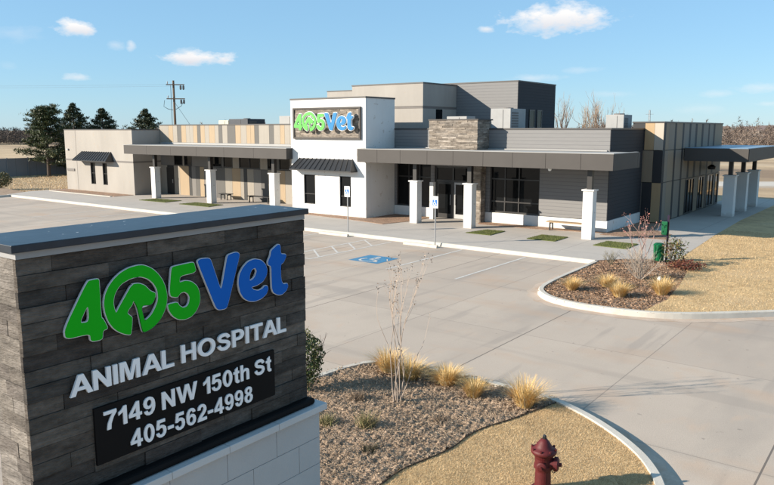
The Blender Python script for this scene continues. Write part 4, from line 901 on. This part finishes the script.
V, F, C = blades_np(P, 0.038, 0.0026, 1.3, GC); struct(mesh_np('lawn_blades', V, F, C, M['blade']), 'stuff')
q = scatter(lawn_poly, 120000, (-8.2, 20.2, 3.0, 40.0)); P = np.concatenate([q, np.full((len(q), 1), 0.14)], 1)
V, F, C = blades_np(P, 0.05, 0.0065, 1.3, GC); struct(mesh_np('lawn_blades', V, F, C, M['blade']), 'stuff')
q = scatter([(-90, 29), (-60.5, 30.5), (-60.5, 44), (-90, 50)], 16000); P = np.concatenate([q, np.full((len(q), 1), -0.04)], 1)
V, F, C = blades_np(P, 0.16, 0.02, 0.9, GC[:3]); struct(mesh_np('lawn_blades', V, F, C, M['blade']), 'stuff')

TQ = [[(-18.35, 30.84), (-18.02, 32.43), (-17.02, 32.50), (-16.95, 30.81)], [(-15.0, 30.86), (-14.98, 32.50), (-13.62, 32.49), (-13.60, 30.9)], [(-11.75, 30.9), (-11.65, 32.43), (-10.23, 32.39), (-10.2, 30.75)], [(-46.3, 30.9), (-46.2, 32.3), (-43.4, 32.5), (-43.3, 31.0)], [(-41.6, 30.9), (-41.5, 32.3), (-38.7, 32.4), (-38.4, 30.9)]]
q = np.concatenate([scatter(p, 2600) for p in TQ]); q = q + RNG.normal(0, 0.03, q.shape); P = np.concatenate([q, np.full((len(q), 1), 0.165)], 1)
V, F, C = blades_np(P, 0.06, 0.008, 0.8, [(0.10, 0.13, 0.03), (0.15, 0.16, 0.045), (0.075, 0.10, 0.025), (0.22, 0.19, 0.08)]); struct(mesh_np('turf_blades', V, F, C, M['blade']), 'stuff')
# ================================================================== ORNAMENTAL GRASS TUFTS
def tuft_mesh(seed, h=0.56, spread=0.95, n=1000):
    r = np.random.default_rng(seed); Vs = []; Fs = []; Cs = []; b = 0
    cols = np.array([(0.66, 0.43, 0.15), (0.72, 0.52, 0.23), (0.56, 0.34, 0.11), (0.76, 0.61, 0.36), (0.46, 0.27, 0.09)])
    for i in range(n):
        a = r.uniform(0, 2 * math.pi); L = h * r.uniform(0.55, 1.25); s = spread * r.uniform(0, 1) ** 0.75; r0 = 0.15 * r.uniform(0, 1) ** 0.5; cv = r.normal(0, 0.07)
        dx, dy = math.cos(a), math.sin(a); w = 0.0045; px, py = -dy, dx
        pts = []
        for t in (0, 0.4, 0.75, 1.0):
            o = r0 + s * L * (0.45 * t + 0.55 * t * t); z = L * (t - 0.38 * s * t * t); wv = r.normal(0, 0.012) * t + cv * t * t
            pts.append((dx * o + px * wv, dy * o + py * wv, z, w * (1 - 0.85 * t)))
        for p in pts: Vs += [(p[0] - px * p[3], p[1] - py * p[3], p[2]), (p[0] + px * p[3], p[1] + py * p[3], p[2])]
        c = cols[r.integers(0, 5)] * r.uniform(0.8, 1.2)
        for k in range(3): Fs.append((b + 2 * k, b + 2 * k + 1, b + 2 * k + 3, b + 2 * k + 2)); Cs.append(c)
        b += 8
    return np.array(Vs), np.array(Fs), np.array(Cs)
def tuft(x, y, z, s, seed, label, group):
    V, F, C = tuft_mesh(seed, 0.40 + 0.035 * (seed * 7 % 4), 0.95 + 0.12 * (seed * 5 % 4), 900 + 120 * (seed * 3 % 5)); V = V * s + np.array([x, y, z])
    return tag(mesh_np('ornamental_grass', V, F, C, M['blade'], origin=(x, y, z)), label, 'grass tuft', group)
gA = 'golden grass tufts in the sign bed'; gB = 'golden grass tufts in the far island'
tuft(-8.95, 11.9, 0.11, 0.98, 1, 'golden grass tuft left behind the stems of the bare sapling', gA)
tuft(-8.30, 11.75, 0.11, 1.0, 2, 'golden grass tuft right behind the stems of the bare sapling', gA)
tuft(-7.52, 12.0, 0.11, 0.92, 3, 'golden grass tuft standing between the bare sapling and the smallest tuft', gA)
tuft(-6.75, 11.75, 0.11, 0.85, 4, 'smallest golden grass tuft of the sign bed, left of the fullest one', gA)
tuft(-5.72, 11.9, 0.11, 1.05, 5, 'fullest golden grass tuft, at the corner where the edging strip meets the kerb', gA)
tuft(-8.96, 21.87, 0.12, 0.9, 6, 'golden grass tuft nearest the tip of the far island', gB)
tuft(-8.21, 23.0, 0.12, 1.0, 7, 'golden grass tuft second from the tip of the island, set back from the kerb', gB)
tuft(-7.39, 21.85, 0.12, 1.1, 8, 'golden grass tuft in the middle of the island by the kerb', gB)
tuft(-6.42, 22.95, 0.12, 1.1, 9, 'golden grass tuft at the border of mulch and dry lawn in the island', gB)

# ================================================================== WOODY PLANTS
def branch(mb, p, d, L, r, depth, rnd, spread=0.5, up=0.15, col=(0.3, 0.25, 0.2), tips=None, n=4, nb=(2, 3), shrink=0.72):
    pts = [Vector(p)]; dd = Vector(d).normalized(); k = 3
    for i in range(k):
        dd = (dd + Vector((rnd.gauss(0, 0.12), rnd.gauss(0, 0.12), rnd.gauss(0, 0.06) + up * 0.3))).normalized(); pts.append(pts[-1] + dd * L / k)
    mb.tube(pts, [max(r, .0035), max(r * 0.88, .0035), max(r * 0.76, .003), max(r * 0.62, .003)], n, col, cap=False)
    if depth == 0:
        if tips is not None: tips.append(pts[-1])
        return
    for i in range(rnd.randint(*nb)):
        q = pts[-1] if i == 0 else pts[rnd.randint(1, 3)]
        nd = (dd + Vector((rnd.gauss(0, spread), rnd.gauss(0, spread), rnd.gauss(0, spread * 0.6) + up))).normalized()
        branch(mb, q, nd, L * shrink * rnd.uniform(0.75, 1.15), r * 0.62, depth - 1, rnd, spread, up, col, tips, 3 if depth < 3 else n, nb, shrink)
rnd = random.Random(11)
# bare multi-stem sapling in the sign bed
SB = (-7.78, 10.6, 0.11)
t = empty('bare_sapling', SB, 'bare multi-stem sapling with pale bark in the mulch bed beside the sign', 'tree')
b = MB(); tips = []
for i in range(6):
    a = i * 1.05 + 0.3; lean = rnd.uniform(0.02, 0.11)
    branch(b, (SB[0] + 0.07 * math.cos(a), SB[1] + 0.07 * math.sin(a), SB[2] - 0.02), (lean * math.cos(a), lean * math.sin(a), 1), rnd.uniform(0.75, 1.15), 0.0125, 3, rnd, 0.15, 0.45, (0.34, 0.275, 0.225), tips, 5, (1, 3), 0.72)
branch(b, (SB[0] + 0.05, SB[1] + 0.02, SB[2]), (0.33, 0.25, 0.8), 0.75, 0.011, 3, rnd, 0.17, 0.4, (0.34, 0.275, 0.225), tips, 5, (1, 3), 0.7)
b.build('stems', M['twig'], t)
P = np.array([tuple(q) for q in tips for _ in range(9)]) + RNG.normal(0, 0.04, (len(tips) * 9, 3)) * np.array([.6, .6, 1.4])
V, F, C = leaves_np(P, 0.016, [(0.28, 0.20, 0.145), (0.34, 0.26, 0.19), (0.22, 0.15, 0.11)], 0.7); mesh_np('foliage_or_seed_heads', V, F, C, M['leaf'], t, SB)  # dry seed heads at the stem tips, shaped as small leaf quads

def bush(name, c, rx, ry, h, n, size, cols, label, cat='shrub', group=None, stems=6, power=0.6, stemcol=(0.10, 0.07, 0.05)):
    t = empty(name, c, label, cat, group); b = MB(); rr = random.Random(n)
    for i in range(stems):
        a = rr.uniform(0, 6.28); branch(b, (c[0] + 0.04 * math.cos(a), c[1] + 0.04 * math.sin(a), c[2] - 0.02), (0.5 * rx / h * math.cos(a), 0.5 * ry / h * math.sin(a), 1), h * 0.5, 0.012, 2, rr, 0.4, 0.1, stemcol, None, 4)
    b.build('stems', M['twig'], t)
    d = rand_dirs(n); k = 26; cl = rand_dirs(k); lump = 1 + 0.28 * np.max(np.clip(d @ cl.T - 0.75, 0, 1) * 4, axis=1) - 0.22
    rad = RNG.uniform(0.25, 1, n) ** power * lump
    P = np.stack([d[:, 0] * rx * rad, d[:, 1] * ry * rad, h * 0.52 + d[:, 2] * h * 0.5 * rad], 1) + np.array(c)
    V, F, C = leaves_np(P, size, cols, 0.55); mesh_np('foliage_or_seed_heads', V, F, C, M['leaf'], t, c)
    return t
DG = [(0.035, 0.055, 0.016), (0.055, 0.08, 0.022), (0.085, 0.10, 0.03), (0.025, 0.04, 0.012)]
bush('evergreen_shrub', (-9.62, 10.0, 0.11), 0.42, 0.42, 1.25, 2600, 0.035, DG + [(0.12, 0.12, 0.04)], 'dark evergreen shrub half hidden behind the right edge of the monument sign')
bush('evergreen_shrub', (-7.45, 28.1, 0.14), 0.5, 0.48, 1.15, 620, 0.05, DG + [(0.22, 0.12, 0.06), (0.16, 0.13, 0.05), (0.30, 0.18, 0.10)], 'dark leafy evergreen shrub in front of the green waste bin', power=0.7)
bush('red_shrub', (-6.9, 27.6, 0.14), 0.75, 0.6, 0.35, 900, 0.04, [(0.12, 0.03, 0.018), (0.09, 0.03, 0.02), (0.15, 0.06, 0.03)], 'low red brown creeping shrub below the evergreen shrub of the island')
bush('evergreen_shrub', (-66.3, 30.2, 0.1), 1.0, 1.0, 1.5, 1500, 0.08, [(0.07, 0.08, 0.03), (0.10, 0.09, 0.035), (0.13, 0.11, 0.05)], 'olive shrub at the left edge of the picture behind the lot kerb')
def twiggy(name, c, h, n, depth, label, col, spread=0.35, leaves=0, lcols=None, cat='shrub', r=0.011, lean=0.5, group=None):
    t = empty(name, c, label, cat, group); b = MB(); rr = random.Random(int(abs(c[0]) * 100)); tips = []
    for i in range(n):
        a = rr.uniform(0, 6.28); l = rr.uniform(0.1, lean)
        branch(b, (c[0] + 0.05 * math.cos(a), c[1] + 0.05 * math.sin(a), c[2] - 0.02), (l * math.cos(a), l * math.sin(a), 1), h * 0.42, r, depth, rr, spread, 0.12, col, tips, 4, (2, 3), 0.7)
    b.build('stems', M['twig'], t)
    if leaves:
        P = np.array([tuple(q) for q in tips for _ in range(leaves)]) + RNG.normal(0, 0.05, (len(tips) * leaves, 3))
        V, F, C = leaves_np(P, 0.035, lcols, 0.6); mesh_np('foliage_or_seed_heads', V, F, C, M['leaf'], t, c)
    return t
twiggy('bare_shrub', (-7.75, 24.9, 0.12), 1.2, 24, 3, 'full pale grey twiggy shrub in the middle of the far island', (0.34, 0.285, 0.235), 0.42, lean=1.15, r=0.013)
twiggy('bare_shrub', (-9.55, 27.0, 0.14), 0.65, 14, 2, 'low bare grey shrub in the island corner by the turf square', (0.17, 0.15, 0.10), 0.4, lean=1.0)
twiggy('bare_sapling', (-8.75, 28.1, 0.14), 1.95, 4, 3, 'bare pink tipped sapling in the island against the dark wall', (0.34, 0.22, 0.19), 0.30, 3, [(0.30, 0.12, 0.10), (0.36, 0.18, 0.15)], 'tree', 0.018, 0.45)
twiggy('bare_shrub', (-9.2, 25.6, 0.14), 0.5, 10, 2, 'small brown twig clump left of the island shrubs', (0.22, 0.14, 0.10), 0.4, lean=1.0)
# small perennials of the sign bed
def clump(x, y, h, n, cols, label):
    q = np.stack([x + RNG.normal(0, 0.07, n), y + RNG.normal(0, 0.07, n), np.full(n, 0.11)], 1)
    V, F, C = blades_np(q, h, 0.006, 0.55, cols); tag(mesh_np('perennial_clump', V, F, C, M['blade'], origin=(x, y, 0.11)), label, 'plant', 'small plants in the sign bed')
clump(-7.52, 9.35, 0.30, 260, [(0.12, 0.13, 0.045), (0.30, 0.23, 0.12), (0.22, 0.19, 0.09)], 'spiky green brown plant in the middle of the mulch bed')
clump(-8.15, 9.0, 0.20, 260, [(0.16, 0.16, 0.06), (0.36, 0.29, 0.16), (0.28, 0.24, 0.12)], 'low straw green plant close to the corner of the white sign base')
clump(-8.45, 10.25, 0.22, 200, [(0.18, 0.13, 0.09), (0.30, 0.22, 0.15)], 'brown dried plant in the shadow beside the bare sapling')
clump(-6.88, 8.62, 0.14, 160, [(0.06, 0.055, 0.03), (0.10, 0.08, 0.05)], 'small dark flat plant near the edging strip')
clump(-6.6, 10.3, 0.12, 170, [(0.25, 0.18, 0.12), (0.16, 0.11, 0.08)], 'tiny dried plant between the sapling and the edging')

# ================================================================== TREES, POLE, FENCE
def conifer(c, h, r, n, label, cols, seed, group='dark conifers behind the west wing'):
    t = empty('conifer', c, label, 'tree', group)
    b = MB(); b.tube([c, (c[0], c[1], c[2] + h * 0.9)], [0.2, 0.04], 7, (0.09, 0.065, 0.05)); b.build('trunk', M['twig'], t)
    rr = np.random.default_rng(seed); P = []
    nb = 210
    for i in range(nb):
        f = rr.uniform(0.06, 1.0); a = rr.uniform(0, 2 * math.pi); R_ = r * (1 - f) ** 0.9 * rr.uniform(0.55, 1.2) + 0.10; z0 = h * f
        m = max(6, int(n / nb * (0.4 + 1.2 * (1 - f))))
        s = rr.uniform(0.15, 1, m) ** 0.6; up = rr.uniform(0.15, 0.55)
        P.append(np.stack([c[0] + math.cos(a) * R_ * s, c[1] + math.sin(a) * R_ * s, c[2] + z0 + R_ * s * up * 0.7], 1) + rr.normal(0, 0.13, (m, 3)) * (1.1 - 0.5 * s[:, None]))
    P = np.concatenate(P); V, F, C = leaves_np(P, 0.15, cols, 0.3); mesh_np('crown', V, F, C, M['leaf'], t, c)
CG = [(0.030, 0.042, 0.017), (0.045, 0.058, 0.022), (0.022, 0.03, 0.012), (0.06, 0.066, 0.03)]
conifer((-82.6, 46.8, -0.04), 8.3, 5.0, 20000, 'tall dark conifer directly right of the open crowned pine', CG, 3)
conifer((-81.0, 49.6, -0.04), 7.8, 5.0, 18000, 'dark conifer above the roof of the beige wing, second from the pine', CG, 4)
conifer((-74.2, 51.0, -0.04), 7.6, 5.2, 18000, 'dark conifer above the roof at the start of the striped parapet', CG, 5)
def pine(c, h, r, label):
    t = empty('pine_tree', c, label, 'tree'); rr = random.Random(5); b = MB(); tr_ = [Vector(c), Vector(c) + Vector((0.1, 0, h * 0.35)), Vector(c) + Vector((-0.1, 0.1, h * 0.7)), Vector(c) + Vector((0.15, 0, h * 0.97))]
    b.tube(tr_, [0.22, 0.17, 0.10, 0.03], 8, (0.085, 0.065, 0.052)); P = []
    for i in range(46):
        f = 0.16 + 0.82 * (i / 45) ** 0.9; a = i * 2.399 + rr.uniform(-0.4, 0.4); L = r * (1.06 - f) ** 0.8 * rr.uniform(0.6, 1.15)
        k = f * 3; s = min(2, int(k)); p0 = tr_[s].lerp(tr_[s + 1], k - s)
        d = Vector((math.cos(a), math.sin(a), 0)); up = 0.10 + 0.35 * f
        pts = [p0, p0 + d * L * 0.5 + Vector((0, 0, L * up * 0.4)), p0 + d * L + Vector((0, 0, L * up))]
        b.tube(pts, [0.05, 0.03, 0.012], 4, (0.085, 0.065, 0.052), cap=False)
        for u in np.arange(0.3, 1.05, 0.09):
            q = pts[0].lerp(pts[1], u * 2) if u < 0.5 else pts[1].lerp(pts[2], min(1, u * 2 - 1))
            q = q + Vector((rr.gauss(0, 0.22), rr.gauss(0, 0.22), rr.gauss(0, 0.10)))
            P.append(np.array(q)[None] + RNG.normal(0, 0.17, (34, 3)) * np.array([1.5, 1.5, 0.5]))
    b.build('trunk', M['twig'], t); P = np.concatenate(P)
    V, F, C = leaves_np(P, 0.19, [(0.035, 0.05, 0.016), (0.055, 0.07, 0.022), (0.085, 0.092, 0.032), (0.025, 0.036, 0.013)], 0.24); mesh_np('crown', V, F, C, M['leaf'], t, c)
pine((-80.9, 42.4, -0.04), 8.0, 4.6, 'open crowned green pine standing in front of the grey fence')

UP = (-88.3, 65.6, -0.04)
t = empty('utility_pole', UP, 'wooden utility pole with cross arms and transformers behind the building', 'utility pole')
b = MB(); b.tube([UP, (UP[0], UP[1], 12.3)], [0.22, 0.14], 8); b.build('pole', M['polewood'], t)
rt2 = Vector((0.75, 0.66, 0))
for zz, L in ((11.7, 1.3), (9.7, 1.3)):
    b = MB(); c = Vector((UP[0], UP[1], zz)) + rt2 * 0.3; rot = Matrix((rt2, Vector((-rt2.y, rt2.x, 0)), Vector((0, 0, 1)))).transposed(); b.obox(c - Vector((-rt2.y, rt2.x, 0)) * 0.25, L, 0.06, 0.07, rot); arm = b.build('cross_arm', M['polewood'], t)
    for o in (-1.1, 0.75, 1.15):
        i_ = MB(); p = c + rt2 * o - Vector((-rt2.y, rt2.x, 0)) * 0.25; s_ = -1 if o > 0 else 1
        i_.lathe([(0.05, 0), (0.14, 0.1), (0.14, 0.55), (0.05, 0.65)] if o > 0 else [(0.03, 0), (0.08, 0.12), (0.08, 0.3), (0.03, 0.4)], (p.x, p.y, p.z - 0.09 if o > 0 else p.z + 0.08), 8, (0, 0, s_)); i_.build('insulator', M['unitdark'] if o > 0 else M['steel'], arm)
b = MB(); c = Vector((UP[0], UP[1], 8.6)); 
b.tube([c - rt2 * 1.35 + Vector((0, 0, 0.9)), c - rt2 * 1.5, c - rt2 * 0.9 - Vector((0, 0, 0.35)), c - rt2 * 0.2 - Vector((0, 0, 0.5))], 0.035, 4); b.tube([c + rt2 * 1.4 + Vector((0, 0, 0.9)), c + rt2 * 1.0 + Vector((0, 0, 0.1)), c + rt2 * 0.2 - Vector((0, 0, 0.4))], 0.035, 4)
b.tube([c - rt2 * 0.4 + Vector((0, 0, 3)), c - rt2 * 0.4 - Vector((0, 0, 6))], 0.04, 4); b.tube([Vector((UP[0], UP[1], 9.3)), Vector((UP[0], UP[1], 0)) + rt2 * 6], 0.02, 4)
b.build('cables', M['frame'], t)
wi = MB()
for zz in (11.75, 11.5):
    pts = [Vector((UP[0], UP[1], zz)) - rt2 * (60 * k) + Vector((0, 0, -0.03 * (k * 60) * (2 - k) * 0.3)) for k in np.linspace(0, 2, 14)]; wi.tube(pts, 0.009, 3)
wi.build('line_wires', M['steel'], t)

FN = empty('fence', (-84, 45, 0), 'plain grey panel fence in shade behind the pine at the left', 'fence')
b = MB(); b.box(-84.1, 20, -0.04, -84.0, 90, 2.05); b.build('fence_panels', M['fence'], FN)
b = MB()
for y in np.arange(20, 90, 2.4): b.box(-84.0 + 0.002, y - 0.06, -0.04, -83.9, y + 0.06, 2.12)
b.build('fence_posts', M['fence'], FN)

def bare_tree(x, y, h, label, seed, col=(0.24, 0.18, 0.14), slim=1.0):
    c = (x, y, -0.04); t = empty('bare_tree', c, label, 'tree', 'bare trees behind the building'); rr = random.Random(seed); b = MB(); tw_ = MB()
    b.tube([c, (x + 0.1, y, h * 0.18)], [0.16, 0.13], 6, col)
    for i in range(6):
        a = i * 1.05 + rr.uniform(-.3, .3); l = rr.uniform(0.05, 0.42) * slim
        branch(tw_, (x + 0.1, y, h * rr.uniform(0.1, 0.3)), (l * math.cos(a), l * math.sin(a), 1), h * 0.30, 0.07, 4, rr, 0.30 * slim, 0.25, col, None, 4, (2, 3), 0.72)
    b.build('trunk', M['twig'], t); tw_.build('crown', M['twig'], t)
bare_tree(-38.0, 87, 9.3, 'bare tree partly hidden behind the right edge of the grey roof volume', 21)
bare_tree(-35.2, 88.2, 8.4, 'narrow tan bare tree between the grey roof volume and the grey rooftop unit', 22, (0.30, 0.22, 0.15), 0.6)
bare_tree(-33.1, 89, 9.2, 'spreading bare tree directly above the grey rooftop unit near the east wing', 23)

# far woods, houses, mast
def polar(az, d): a = R(az); return math.sin(a) * d, math.cos(a) * d
Vs, Cs = [], []
wood_cols = np.array([(0.155, 0.115, 0.092), (0.185, 0.142, 0.115), (0.125, 0.092, 0.076), (0.22, 0.172, 0.14), (0.105, 0.082, 0.07)])
for i in range(2500):
    az = RNG.uniform(-74, 6); left = az < -55
    d = RNG.uniform(285, 330) if left else RNG.uniform(190, 300)
    x, y = polar(az, d); h = RNG.uniform(4.2, 6.6) if left else (RNG.uniform(4.5, 7.2) if az > -22 else RNG.uniform(4.0, 6.3)) * (1 if RNG.uniform() > 0.08 else 1.3)
    m = 120; r = h * 0.38
    f = RNG.uniform(0.08, 0.95, m); a = RNG.uniform(0, 6.28, m); rad = r * np.sin(np.clip(f * 1.05 + 0.12, 0, 1) * np.pi) ** 0.6 * RNG.uniform(0.1, 1, m)
    base = np.stack([x + np.cos(a) * rad, y + np.sin(a) * rad, f * h], 1)
    dr = np.stack([np.cos(a) * 0.55, np.sin(a) * 0.55, np.full(m, 0.45)], 1) + RNG.normal(0, 0.5, (m, 3)); dr /= np.linalg.norm(dr, axis=1, keepdims=True)
    L = RNG.uniform(0.4, 1.25, (m, 1)); sd_ = np.cross(dr, rand_dirs(m)); sd_ /= np.linalg.norm(sd_, axis=1, keepdims=True); w = RNG.uniform(0.04, 0.10, (m, 1))
    Vs.append(np.stack([base - sd_ * w, base + sd_ * w, base + dr * L], 1).reshape(-1, 3))
    c = wood_cols[RNG.integers(0, 5)] * (np.array([0.55, 0.58, 0.62]) if left else 1.0); Cs.append(np.tile(c, (m, 1)) * RNG.uniform(0.75, 1.25, (m, 1)))
    tw = 0.12; Vs.append(np.array([(x - tw, y, -.1), (x + tw, y, -.1), (x, y, h * 0.8)])); Cs.append(c[None])
V = np.concatenate(Vs); C = np.concatenate(Cs)
struct(mesh_np('far_woods', V, np.arange(len(V)).reshape(-1, 3), C, M['twig']), 'stuff')
for az, d, w, h, lab in ((-10.3, 330, 9, 4.4, 'small pale house with dark roof among the far bare trees, left of its neighbour'), (-8.9, 340, 12, 4.8, 'white far house at the right edge of the picture among bare trees'), (-12.6, 360, 10, 4.6, 'pale far house just right of the east wing above the bare trees')):
    x, y = polar(az, d); t = empty('far_house', (x, y, 0), lab, 'house', 'houses beyond the woods')
    zb = 2.2
    b = MB(); b.box(x - w / 2, y - 3.5, -.1, x + w / 2, y + 3.5, zb + h * 0.62); b.build('wall', M['house'], t)
    b = MB(); z0, z1 = zb + h * 0.62 + 0.003, zb + h; b.add([(x - w / 2 - .4, y - 4, z0), (x + w / 2 + .4, y - 4, z0), (x + w / 2 + .4, y + 4, z0), (x - w / 2 - .4, y + 4, z0), (x - w / 2 - .4, y, z1), (x + w / 2 + .4, y, z1)], [(0, 1, 5, 4), (2, 3, 4, 5), (1, 2, 5), (3, 0, 4), (3, 2, 1, 0)]); b.build('roof', M['houseroof'], t)
lx, ly = -88.8, 286.5
t = empty('lattice_mast', (lx, ly, 0), 'thin far lattice mast rising above the parapet of the east wing', 'mast')
b = MB()
for dx, dy in ((-.6, -.6), (.6, -.6), (.6, .6), (-.6, .6)): b.tube([(lx + dx, ly + dy, 0), (lx + dx * .3, ly + dy * .3, 12.8)], 0.06, 4)
for k in range(10): s0, s1 = .6 - .042 * k, .6 - .042 * (k + 1); b.tube([(lx - s0, ly - s0, k * 1.28), (lx + s1, ly - s1, k * 1.28 + 1.28)], 0.04, 3); b.tube([(lx + s0, ly - s0, k * 1.28), (lx - s1, ly - s1, k * 1.28 + 1.28)], 0.04, 3)
b.tube([(lx - 1.5, ly, 11.2), (lx + 1.5, ly, 11.2)], 0.06, 4); b.build('lattice', M['steel'], t)
for o in bpy.data.objects:
    if 'base' in o: del o['base']
